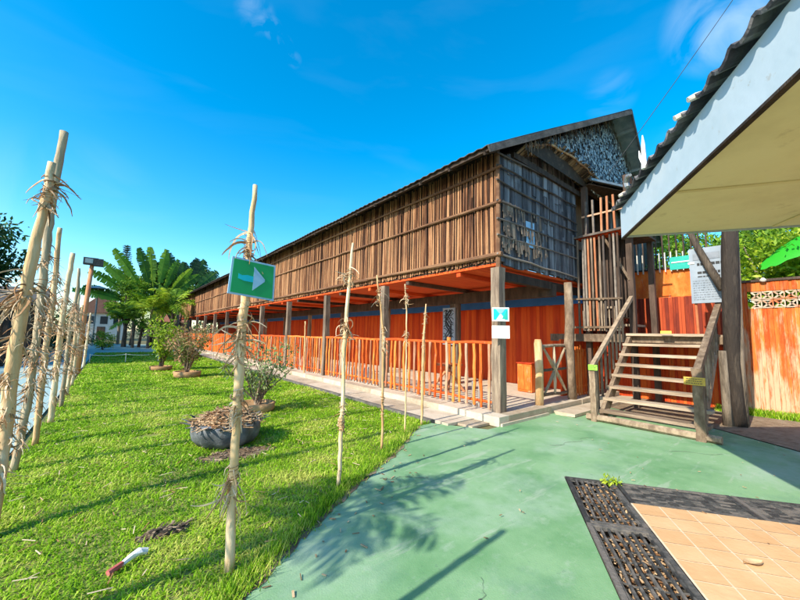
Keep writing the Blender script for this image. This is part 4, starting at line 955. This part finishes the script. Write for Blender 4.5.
def shrub(name, c, pr, ph, pot_mat, stems, height, spread, nl, leafmat, lsize, label, trunkmat='greytimber', group=None):
    x, y = c; e = empty(name, (x, y, 0), label, 'shrub', group)
    MB().lathe((x, y, 0), [(pr*.9, 0), (pr, ph*.35), (pr*1.04, ph), (pr*.88, ph*1.02), (pr*.85, ph*.75), (.05, ph*.78)], n=26, wob=.03).build('planter', pot_mat, e, True)
    g = MB(); cs = []; rs = []
    for k in range(stems):
        a = random.random()*2*pi; s_ = spread*random.uniform(.35, 1); h = height*random.uniform(.6, 1)
        P = [Vector((x+random.uniform(-.06, .06), y+random.uniform(-.06, .06), ph*.6))]
        for i in range(1, 6):
            f = i/5; P.append(Vector((x+s_*cos(a)*f**1.2+random.uniform(-.03, .03), y+s_*sin(a)*f**1.2+random.uniform(-.03, .03), ph*.6+(h-ph*.6)*f)))
        g.tube(P, [.022, .018, .014, .011, .008, .004], n=5)
        for i in range(2, 6):
            if random.random() < .85: cs.append(P[i]); rs.append(random.uniform(.07, .16)*height/1.3)
            q = P[i]+Vector((random.uniform(-.25, .25), random.uniform(-.25, .25), random.uniform(.05, .25)))*height/1.3
            g.tube([P[i-1], q], [.007, .003], n=4); cs.append(q); rs.append(random.uniform(.05, .13)*height/1.3)
    g.build('stems', trunkmat, e)
    Q, t = leaves(cs, rs, nl, lsize, squash=1, shell=.1); quads_obj('leaves', Q, t, leafmat, e)
    return e
GS = 'shrubs in round planters on the lawn'
shrub('potted_shrub', (2.28, 7.15), .34, .17, 'clay', 14, 1.34, .72, 950, 'leaf_grey', .08, 'sparse twiggy shrub in a round tan planter behind the black rubber tub', group=GS)
shrub('potted_shrub', (2.05, 13.7), .40, .20, 'clay', 18, 1.65, .75, 1500, 'leaf_red', .11, 'reddish green shrub in a tan planter near the far railing', group=GS)
shrub('potted_shrub', (1.58, 16.6), .36, .17, 'clay', 14, 1.9, .6, 1700, 'leaf_yellow', .12, 'bright green leafy shrub in a planter left of the reddish one', group=GS)
g = MB()
P = [Vector((.115, 2.89, .03)), Vector((.165, 2.93, .035)), Vector((.215, 2.965, .045)), Vector((.26, 2.995, .05)), Vector((.30, 3.0, .035))]
g.tube(P, [.012, .016, .018, .024, .018], n=7, lump=.3); lt = empty('plastic_litter', P[0], 'crumpled white and red plastic litter lying on the lawn', 'litter')
g.build('wrapper', 'white', lt); MB().tube([P[0]+Vector((-.02, -.01, .0)), P[1]+Vector((0, 0, .002))], [.018, .0185], n=7, lump=.2).build('red_end', 'redplastic', lt)
g = MB()
for k in range(60):
    a = random.random()*6.28; rr_ = random.random(); p = Vector((.43+.12*rr_*cos(a), 3.24+.07*rr_*sin(a), .012+.03*random.random())); b = random.gauss(.1, .9); l = random.uniform(.02, .09)
    g.bar(p, p+Vector((l*cos(b), l*sin(b), random.uniform(-.01, .02))), random.uniform(.005, .02), .004)
tag(g.build('dry_husk', 'fringe'), 'torn dark brown husk lying in a bare patch of lawn', 'husk')
g = MB(); n = 0
for k in range(520):
    y = random.uniform(1.8, 9); x = random.uniform(-.6, 4.2)
    if y < 4.5 and x > np.interp(y, [e[1] for e in EDGE], [e[0] for e in EDGE]): continue
    b = random.random()*6.28; l = random.uniform(.03, .12); g.bar((x, y, .03+.02*random.random()), (x+l*cos(b), y+l*sin(b), .035), .006, .003)
tag(g.build('straw_litter', 'shaving'), 'scattered straw and wood shavings lying over the lawn', 'straw litter', kind='stuff')

LP = empty('lamp_post', (-.82, 16.4, 0), 'red brown floodlight post at the far end of the left pole row', 'lamp post')
MB().tube([(-.82, 16.4, 0), (-.80, 16.4, 2), (-.745, 16.4, 3.78)], [.085, .075, .06], n=9, lump=.04).build('post', 'rust_pole', LP, True)
hd = MB().box((-.98, 16.25, 3.80), (-.58, 16.5, 4.04)); h1 = hd.build('lamp_head', 'iron', LP)
MB().box((-.93, 16.235, 3.84), (-.72, 16.248, 4.0)).build('lens', 'lens', h1)
MB().box((-.70, 16.2, 3.76), (-.44, 16.42, 4.02)).build('lamp_head', 'iron', LP)
MB().bar((-.78, 16.4, 3.76), (-.62, 16.4, 3.79), .05, .04).build('bracket', 'iron', LP)
L2 = empty('lamp_post', (-1.4, 45, 0), 'thin grey street lamp in the distance right of the red brown lamp post', 'lamp post')
MB().tube([(-1.4, 45, 0), (-1.4, 45, 5.6)], .07, n=7).build('post', 'metal', L2)
MB().lathe((-1.4, 45, 5.55), [(.75, 0), (.6, .12), (.1, .3)], n=14).build('lamp_head', 'metal', L2)

# wire above the shelter
g = MB(); a, b = Vector((4.6, 1.6, 3.55)), Vector((6.5, -1.6, 9.2))
g.tube([a.lerp(b, i/10)+Vector((0, 0, -.12*(1-(i/5-1)**2))) for i in range(11)], .0035, n=4)
tag(g.build('overhead_wire', 'ink'), 'thin black wire running up over the shelter roof', 'wire')

# ------------------------------------------------------------------ trees and plants
def broad_tree(c, height, crown_r, n, leafmat, lsize, label, trunk_r=.16, base=.35, group=None, name='tree', clumps=26, cat='tree'):
    x, y = c; e = empty(name, (x, y, 0), label, cat, group)
    g = MB(); cz = height*(base+(1-base)*.5); rz_ = height*(1-base)*.5
    g.tube([(x, y, -.1), (x+random.uniform(-.1, .1), y, height*base*.6), (x+random.uniform(-.3, .3), y, cz)], [trunk_r*1.3, trunk_r, trunk_r*.6], n=9, lump=.06)
    cs = []; rs = []
    for k in range(clumps):
        d = Vector(unit(rng.normal(size=3))); f = random.uniform(.45, .95); p = Vector((x+d.x*crown_r*f, y+d.y*crown_r*f, cz+d.z*rz_*f)); cs.append(p); rs.append(crown_r*random.uniform(.22, .40))
        if k % 2 == 0: g.tube([(x, y, height*base*random.uniform(.7, 1.2)), Vector((x, y, cz)).lerp(p, .6)-Vector((0, 0, rz_*.15)), p], [trunk_r*.45, trunk_r*.25, .02], n=5)
    g.build('trunk', 'trunk', e)
    Q, t = leaves(cs, rs, n, lsize, squash=.8, shell=.35); quads_obj('crown', Q, t, leafmat, e)
    return e
TT = []
def frond(base, az, tilt, L, droop, nleaf, lw, ll, Qs, stem=None, r=.02):
    ft_ = random.uniform(.25, .8)
    d = Vector((cos(az)*cos(tilt), sin(az)*cos(tilt), sin(tilt))); P = [Vector(base)]; m_ = 12
    for i in range(m_):
        P.append(P[-1]+d*L/m_); d = (d+Vector((0, 0, -droop/m_*(.4+1.4*i/m_)))).normalized()
    if stem is not None: stem.tube(P, [r*(1-.85*i/m_) for i in range(m_+1)], n=4, caps=False)
    for k in range(nleaf):
        f = .16+.84*k/nleaf; i = min(int(f*m_), m_-1); p = P[i].lerp(P[i+1], f*m_-i); dd = (P[i+1]-P[i]).normalized(); sd = dd.cross(Vector((0, 0, 1))).normalized()
        l = ll*sin(pi*min(1, f*.86+.12))*random.uniform(.85, 1.1)+.02
        for s_ in (-1, 1):
            v = (sd*s_*.8+dd*.55+Vector((0, 0, random.uniform(-.45, .1)))).normalized(); w = dd*lw*.5
            TT.append(ft_+random.uniform(-.12, .12)); q = p+v*l*.55+Vector((0, 0, -.03*l)); q2 = p+v*l+Vector((0, 0, -.22*l)); Qs.append([p-w*.6, q-w, q2, q+w])
def palm(c, th, n, L, label, leafmat, tr=.12, droop=1.5, nleaf=26, lw=.06, ll=.6, tiltlo=-.1, tilthi=1.2, group=None, tmat='trunk', az0=None):
    TT.clear(); x, y = c; e = empty('palm_tree', (x, y, 0), label, 'palm', group)
    top = Vector((x+random.uniform(-.15, .15), y, th)); stem = MB(); Qs = []
    g = MB(); g.tube([(x, y, -.05), (x+(top.x-x)*.3, y, th*.5), top], [tr*1.3, tr, tr*.85], n=10, lump=.07); g.build('trunk', tmat, e)
    for k in range(n):
        az = (k*2.4) if az0 is None else az0+random.uniform(-.35, .35)+(pi if k % 2 else 0)
        frond(top, az, random.uniform(tiltlo, tilthi), L*random.uniform(.8, 1.1), droop*random.uniform(.7, 1.2), nleaf, lw, ll, Qs, stem, tr*.25)
    Q = np.array([[list(v) for v in q] for q in Qs]); o = quads_obj('fronds', Q, np.array(TT), leafmat, e); stem.build('frond_stems', 'leaf', o)
    return e
def paddle_fan(c, th, n, L, label, leafmat, az=0.0, spread=1.25, w=.55):
    """traveller's palm: long-stalked paddle leaves in one upright fan"""
    x, y = c; e = empty('fan_palm', (x, y, 0), label, 'palm'); ax = Vector((cos(az), sin(az), 0))
    MB().tube([(x, y, -.05), (x, y, th)], [.24, .2], n=10, lump=.08).build('trunk', 'trunk', e)
    stem = MB(); Qs = []; T_ = []; nv_ = Vector((-sin(az), cos(az), 0))
    for k in range(n):
        a = -spread+2*spread*k/(n-1)+random.uniform(-.05, .05); d = (ax*sin(a)+Vector((0, 0, cos(a)))+nv_*random.uniform(-.12, .12)).normalized()
        P = [Vector((x, y, th))]; m_ = 10; l = L*random.uniform(.85, 1.1); dd = d
        for i in range(m_): P.append(P[-1]+dd*l/m_); dd = (dd+ax*sin(a)*.035+Vector((0, 0, -.035*abs(sin(a))))).normalized()
        stem.tube(P, [.06*(1-.8*i/m_) for i in range(m_+1)], n=5, caps=False)
        side0 = dd.cross(nv_).normalized(); tw = random.uniform(-.5, .5); lt_ = random.uniform(.15, .75)
        for s_ in range(22):
            f = .48+.52*s_/22; i = min(int(f*m_), m_-1); p = P[i].lerp(P[i+1], f*m_-i); t_ = (P[i+1]-P[i]).normalized(); sd = (side0*cos(tw)+nv_*sin(tw)).normalized()
            ww = w*sin(pi*min(1, max(.12, (f-.46)/.56)))**.55
            for sg_ in (-1, 1):
                tip = p+sd*sg_*ww*random.uniform(.8, 1.05)+t_*random.uniform(.02, .12)+nv_*random.uniform(-.12, .04)+Vector((0, 0, -.08)); h = t_*(l*.52/22*.55)
                h2 = h*(1.0 if random.random() < .7 else .6); T_.append(lt_+.12*sg_+random.uniform(-.06, .06)); Qs.append([p-h, p+h, tip+h2, tip-h2])
    Q = np.array([[list(v) for v in q] for q in Qs]); o = quads_obj('paddle_leaves', Q, np.array(T_), leafmat, e); stem.build('leaf_stalks', 'leaf', o)
    return e
def conifer(c, h, label):
    x, y = c; e = empty('pine_tree', (x, y, 0), label, 'conifer'); g = MB(); g.tube([(x, y, 0), (x, y, h)], [.16, .02], n=7); Qs = []
    z = h*.25
    while z < h*.985:
        f = 1-(z/h); L = .25+2.0*f
        for k in range(6):
            a = k*pi/3+z*1.3; d = Vector((cos(a), sin(a), .28)).normalized(); b = Vector((x, y, z)); P = [b, b+d*L*.5, b+d*L+Vector((0, 0, .12*L))]; g.tube(P, [.03, .02, .006], n=4, caps=False)
            for j in range(34):
                ff = random.uniform(.12, 1); p = P[0].lerp(P[1], ff*2) if ff < .5 else P[1].lerp(P[2], ff*2-1); v = Vector((random.uniform(-1, 1), random.uniform(-1, 1), random.uniform(-.2, .9))).normalized()*random.uniform(.10, .22); w = Vector((random.uniform(-1, 1), random.uniform(-1, 1), random.uniform(-1, 1))).normalized()*.025
                Qs.append([p-w, p+w, p+v+w*.3, p+v-w*.3])
        z += .42*(.5+f)
    g.build('trunk', 'trunk', e); Q = np.array([[list(v) for v in q] for q in Qs]); quads_obj('needles', Q, rng.random(len(Q)), 'leaf_dark', e)
conifer((.55, 50), 11.2, 'tall dark pine with tiered branches standing above the other far trees')
GT = 'trees massed at the far end of the lawn'
broad_tree((.9, 42), 6.4, 1.4, 6000, 'leaf', .22, 'medium green tree left of the palms, partly before the white house', group=GT)
broad_tree((1.6, 46), 8.6, 2.0, 7000, 'leaf', .24, 'mid green bushy tree directly below the tall pine', group=GT)
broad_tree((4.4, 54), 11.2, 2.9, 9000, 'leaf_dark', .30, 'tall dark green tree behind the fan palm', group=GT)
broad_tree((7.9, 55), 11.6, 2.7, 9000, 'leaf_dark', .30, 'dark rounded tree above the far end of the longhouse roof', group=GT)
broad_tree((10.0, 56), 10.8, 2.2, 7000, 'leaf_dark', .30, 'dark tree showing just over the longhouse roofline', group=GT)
broad_tree((5.2, 48), 8.2, 2.2, 7000, 'leaf', .26, 'green tree touching the far end of the stick wall', group=GT)
paddle_fan((3.3, 45), 3.4, 14, 7.0, 'large fan palm with upright paddle leaves fanned over the trees', 'leaf', az=.1, spread=1.15, w=.52)
paddle_fan((5.6, 47), 4.2, 13, 6.0, 'second fan palm with dark paddle leaves near the house end', 'leaf_dark', az=.3, spread=1.1, w=.7)
palm((2.5, 38), 3.4, 16, 2.7, 'bright yellow green palm with arching fronds before the dark trees', 'leaf_yellow', tr=.11, nleaf=30, lw=.10, ll=.75, droop=1.7, group='palms beyond the lawn')
palm((4.1, 37), 3.9, 14, 2.6, 'yellow green palm beside the far end of the longhouse', 'leaf_yellow', tr=.11, nleaf=30, lw=.10, ll=.7, droop=1.7, group='palms beyond the lawn')
palm((1.5, 40), 2.4, 14, 2.4, 'low green palm at the edge of the far path', 'leaf', tr=.10, nleaf=28, lw=.10, ll=.7, droop=1.5, group='palms beyond the lawn')
for i, (x, y, h) in enumerate(((2.0, 41, 3.4), (2.9, 41.5, 3.6), (3.6, 42, 3.5), (4.7, 42, 3.4), (.9, 43, 3.2), (5.4, 43, 3.5))):
    e = empty('slim_tree', (x, y, 0), ['slim trunk', 'leaning slim trunk', 'forked slim trunk', 'pale slim trunk', 'dark slim trunk', 'grey slim trunk'][i]+' in the shade under the far trees', 'tree', 'slim trunks under the far trees')
    MB().tube([(x, y, 0), (x+random.uniform(-.2, .2), y, h*.5), (x+random.uniform(-.4, .4), y, h)], [.13, .10, .09], n=7, lump=.08).build('stem', 'greytimber' if i == 3 else 'trunk', e)
broad_tree((-.4, 36), 1.35, .8, 1300, 'leaf_yellow', .14, 'small round yellow green bush at the edge of the far path', trunk_r=.04, base=.1, group='bushes by the far path', name='bush', clumps=12, cat='bush')
broad_tree((-1.9, 33), 1.5, 1.0, 1800, 'leaf_dark', .14, 'dark rounded bush beside the red brown lamp post', trunk_r=.04, base=.05, group='bushes by the far path', name='bush', clumps=14, cat='bush')
broad_tree((-3.1, 36), 1.7, 1.2, 2000, 'leaf_dark', .15, 'dark wide bush left of the lamp post before the white house', trunk_r=.04, base=.05, group='bushes by the far path', name='bush', clumps=14, cat='bush')
broad_tree((5.0, 33.5), .9, .5, 500, 'leaf_dark', .10, 'tiny dark bush on the shaded far lawn', trunk_r=.03, base=.05, name='bush', clumps=8, cat='bush')
# behind the left path
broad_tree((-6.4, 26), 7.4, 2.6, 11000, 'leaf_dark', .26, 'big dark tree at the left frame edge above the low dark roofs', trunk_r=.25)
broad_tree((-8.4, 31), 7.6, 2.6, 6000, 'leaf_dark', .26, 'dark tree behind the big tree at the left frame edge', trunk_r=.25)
HB = empty('open_shed', (-5.2, 26, 0), 'dark open shed with rusty sheet roof left behind the pole row', 'shed')
g = MB(); g.slab([(-3.05, 20.5, 2.8), (-3.05, 34, 2.8), (-7.0, 34, 4.3), (-7.0, 20.5, 4.3)][::-1], (0, 0, 1), .05); g.build('roof', 'roofmetal', HB)
MB().box((-6.8, 20.8, 0), (-6.7, 33.7, 4.1)).build('back_wall', 'brownwall', HB)
for y in (20.8, 24, 27.2, 30.4, 33.6): post_mb(-3.3, y, 0, 2.8, .13).build('post', 'darkwood', HB)
MB().box((-3.35, 20.8, .35), (-3.31, 33.6, .95)).build('low_wall', 'brownwall', HB)
HG = empty('hedge', (-3.9, 8, 0), 'dark leafy hedge along the far side of the left path', 'hedge')
cs = [(-4.1+random.uniform(-.2, .2), 4+i*.42, .42+random.uniform(-.1, .15)) for i in range(70)]
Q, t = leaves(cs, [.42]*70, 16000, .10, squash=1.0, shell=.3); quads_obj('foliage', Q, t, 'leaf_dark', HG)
g = MB()
for cc in cs[::2]: g.tube([(cc[0], cc[1], 0), (cc[0]+.05, cc[1], cc[2])], .02, n=4)
g.build('stems', 'trunk', HG)
# out of frame palm whose fronds throw the long shadow on the path
PL = palm((-2.35, 2.5), 2.75, 15, .95, 'small feathery palm beside the path, left of the frame', 'leaf', tr=.06, nleaf=24, lw=.035, ll=.34, droop=1.5, tiltlo=-.1, tilthi=.9)
GO = 'trees left of the path, beyond the frame'
for (x, y, h) in ((-8.6, 23.2, 9.5), (-9.0, 26.5, 10.5), (-9.5, 30, 11), (-10.0, 34, 12), (-11, 38, 12.5), (-11, 43, 13)):
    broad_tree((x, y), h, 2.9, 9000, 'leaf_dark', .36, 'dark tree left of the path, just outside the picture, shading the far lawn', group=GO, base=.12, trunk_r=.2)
cs = [(-45+i*1.1+random.uniform(-.5, .5), 88+random.uniform(-5, 8), random.uniform(.8, 4.2)) for i in range(110)]
Q, t = leaves(cs, [random.uniform(1.6, 2.8) for _ in cs], 26000, .5, squash=1.0, shell=.3)
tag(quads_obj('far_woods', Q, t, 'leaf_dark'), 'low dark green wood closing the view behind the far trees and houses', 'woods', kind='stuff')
# houses
def house(name, x0, x1, y0, y1, hw, hr, label, wallm, roofm, ridge='x'):
    e = empty(name, ((x0+x1)/2, y0, 0), label, 'house')
    MB().box((x0, y0, 0), (x1, y1, hw)).build('wall', wallm, e)
    g = MB(); o = .5
    if ridge == 'x': ym = (y0+y1)/2; P = [(x0-o, y0-o, hw-.1), (x1+o, y0-o, hw-.1), (x1+o, ym, hr), (x0-o, ym, hr), (x0-o, y1+o, hw-.1), (x1+o, y1+o, hw-.1)]; g.add(P, [(0, 1, 2, 3), (3, 2, 5, 4), (0, 3, 4), (1, 5, 2), (0, 4, 5, 1)])
    else: xm = (x0+x1)/2; P = [(x0-o, y0-o, hw-.1), (x1+o, y0-o, hw-.1), (xm, y0-o, hr), (x0-o, y1+o, hw-.1), (x1+o, y1+o, hw-.1), (xm, y1+o, hr)]; g.add(P, [(0, 1, 2), (0, 2, 5, 3), (1, 4, 5, 2), (3, 5, 4), (0, 3, 4, 1)])
    g.build('roof', roofm, e)
    return e
h1 = house('far_house', -4.2, 1.6, 72, 80, 4.3, 7.6, 'white far house with steep red brown roof beyond the trees', 'housewall', 'redroof', 'y')
for x in (-3.2, -1.6, .0):
    w = MB().box((x, 71.95, 2.5), (x+.9, 71.99, 3.7)).build('window', 'glass', h1); MB().box((x-.08, 71.93, 2.38), (x+.98, 71.945, 2.48)).build('sill', 'white', w)
MB().box((-1.9, 71.94, 0), (-.9, 71.985, 2.1)).build('door', 'brownwall', h1)
h2 = house('garden_building', -14, -5.6, 46, 54, 3.8, 5.6, 'long dark roofed building far behind the left pole row', 'brownwall', 'roofmetal')
for x in (-12.5, -10, -7.5): MB().box((x, 45.94, 1.2), (x+1.1, 45.985, 2.4)).build('window', 'glass', h2)
h3 = house('park_hut', 4.8, 8.5, 60, 66, 3.0, 4.6, 'small dark hut in the shade behind the far trunks', 'brownwall', 'redroof')
MB().box((5.4, 59.94, .9), (6.2, 59.985, 2.0)).build('window', 'glass', h3)
RB = empty('rope_barrier', (1.5, 21.5, 0), 'low white rope barrier strung across the far lawn', 'rope barrier')
g = MB(); xs = [-.7, .6, 1.9, 3.2, 4.4]
for i in range(4): g.tube([(xs[i]+(xs[i+1]-xs[i])*k/6, 21.5, .38-.05*(1-(k/3-1)**2)) for k in range(7)], .012, n=4)
g.build('rope', 'white', RB)
for x in xs: MB().tube([(x, 21.5, 0), (x, 21.5, .42)], .02, n=5).build('stake', 'offwhite', RB)
# right side greenery behind the fence
GRR = 'sunlit trees behind the orange fence'
broad_tree((14.2, .9), 5.0, 1.9, 9000, 'leaf_yellow', .15, 'bright yellow green tree above the fence just right of the trunk', group=GRR, base=.25)
broad_tree((14.6, -1.4), 4.9, 1.9, 9000, 'leaf_yellow', .15, 'bright leafy tree above the fence at the right frame edge', group=GRR, base=.25)
broad_tree((16.5, 2.6), 6.2, 2.0, 8000, 'leaf', .16, 'green tree behind the notice board and pickets', group=GRR, base=.25)
broad_tree((18.5, -.3), 7.0, 2.4, 9000, 'leaf_yellow', .18, 'tall light green tree rising behind the nearer fence trees', group=GRR, base=.25)
broad_tree((19.5, 4.2), 7.0, 2.2, 8000, 'leaf', .2, 'green tree seen between the dark bars above the pickets', group=GRR, base=.2)
broad_tree((23, 1.5), 8.0, 2.8, 9000, 'leaf', .24, 'farthest and darkest of the trees behind the orange fence', group=GRR, base=.15)
broad_tree((24, 14.5), 17.5, 1.9, 5000, 'leaf_yellow', .26, 'yellow green treetop peeping over the longhouse roof', base=.6)
BL = empty('banana_plant', (12.6, .3, 0), 'broad vivid green leaf on a stalk above the orange fence', 'plant')
MB().tube([(12.6, .1, 0), (12.6, .15, 2.4), (12.5, .3, 3.5)], [.08, .06, .03], n=7).build('stalk', 'leaf', BL)
g = MB(); A0 = Vector((12.5, .98, 3.42)); A1 = Vector((12.4, -.35, 4.05)); m_ = 14; vs = []
for i in range(m_+1):
    f = i/m_; p = A0.lerp(A1, f)+Vector((0, 0, .12*sin(pi*f))); w = .30*sin(pi*min(1, f*.9+.06))**.7*random.uniform(.84, 1.06)
    vs += [p+Vector((-.25*w, .1*w, -w)), p+Vector((0, 0, .05)), p+Vector((.9*w, .1*w, .75*w))]
fs = []
for i in range(m_): fs += [(i*3, i*3+1, i*3+4, i*3+3), (i*3+1, i*3+2, i*3+5, i*3+4)]
g.add(vs, fs); g.build('leaf_blade', 'leafbright', BL, True)
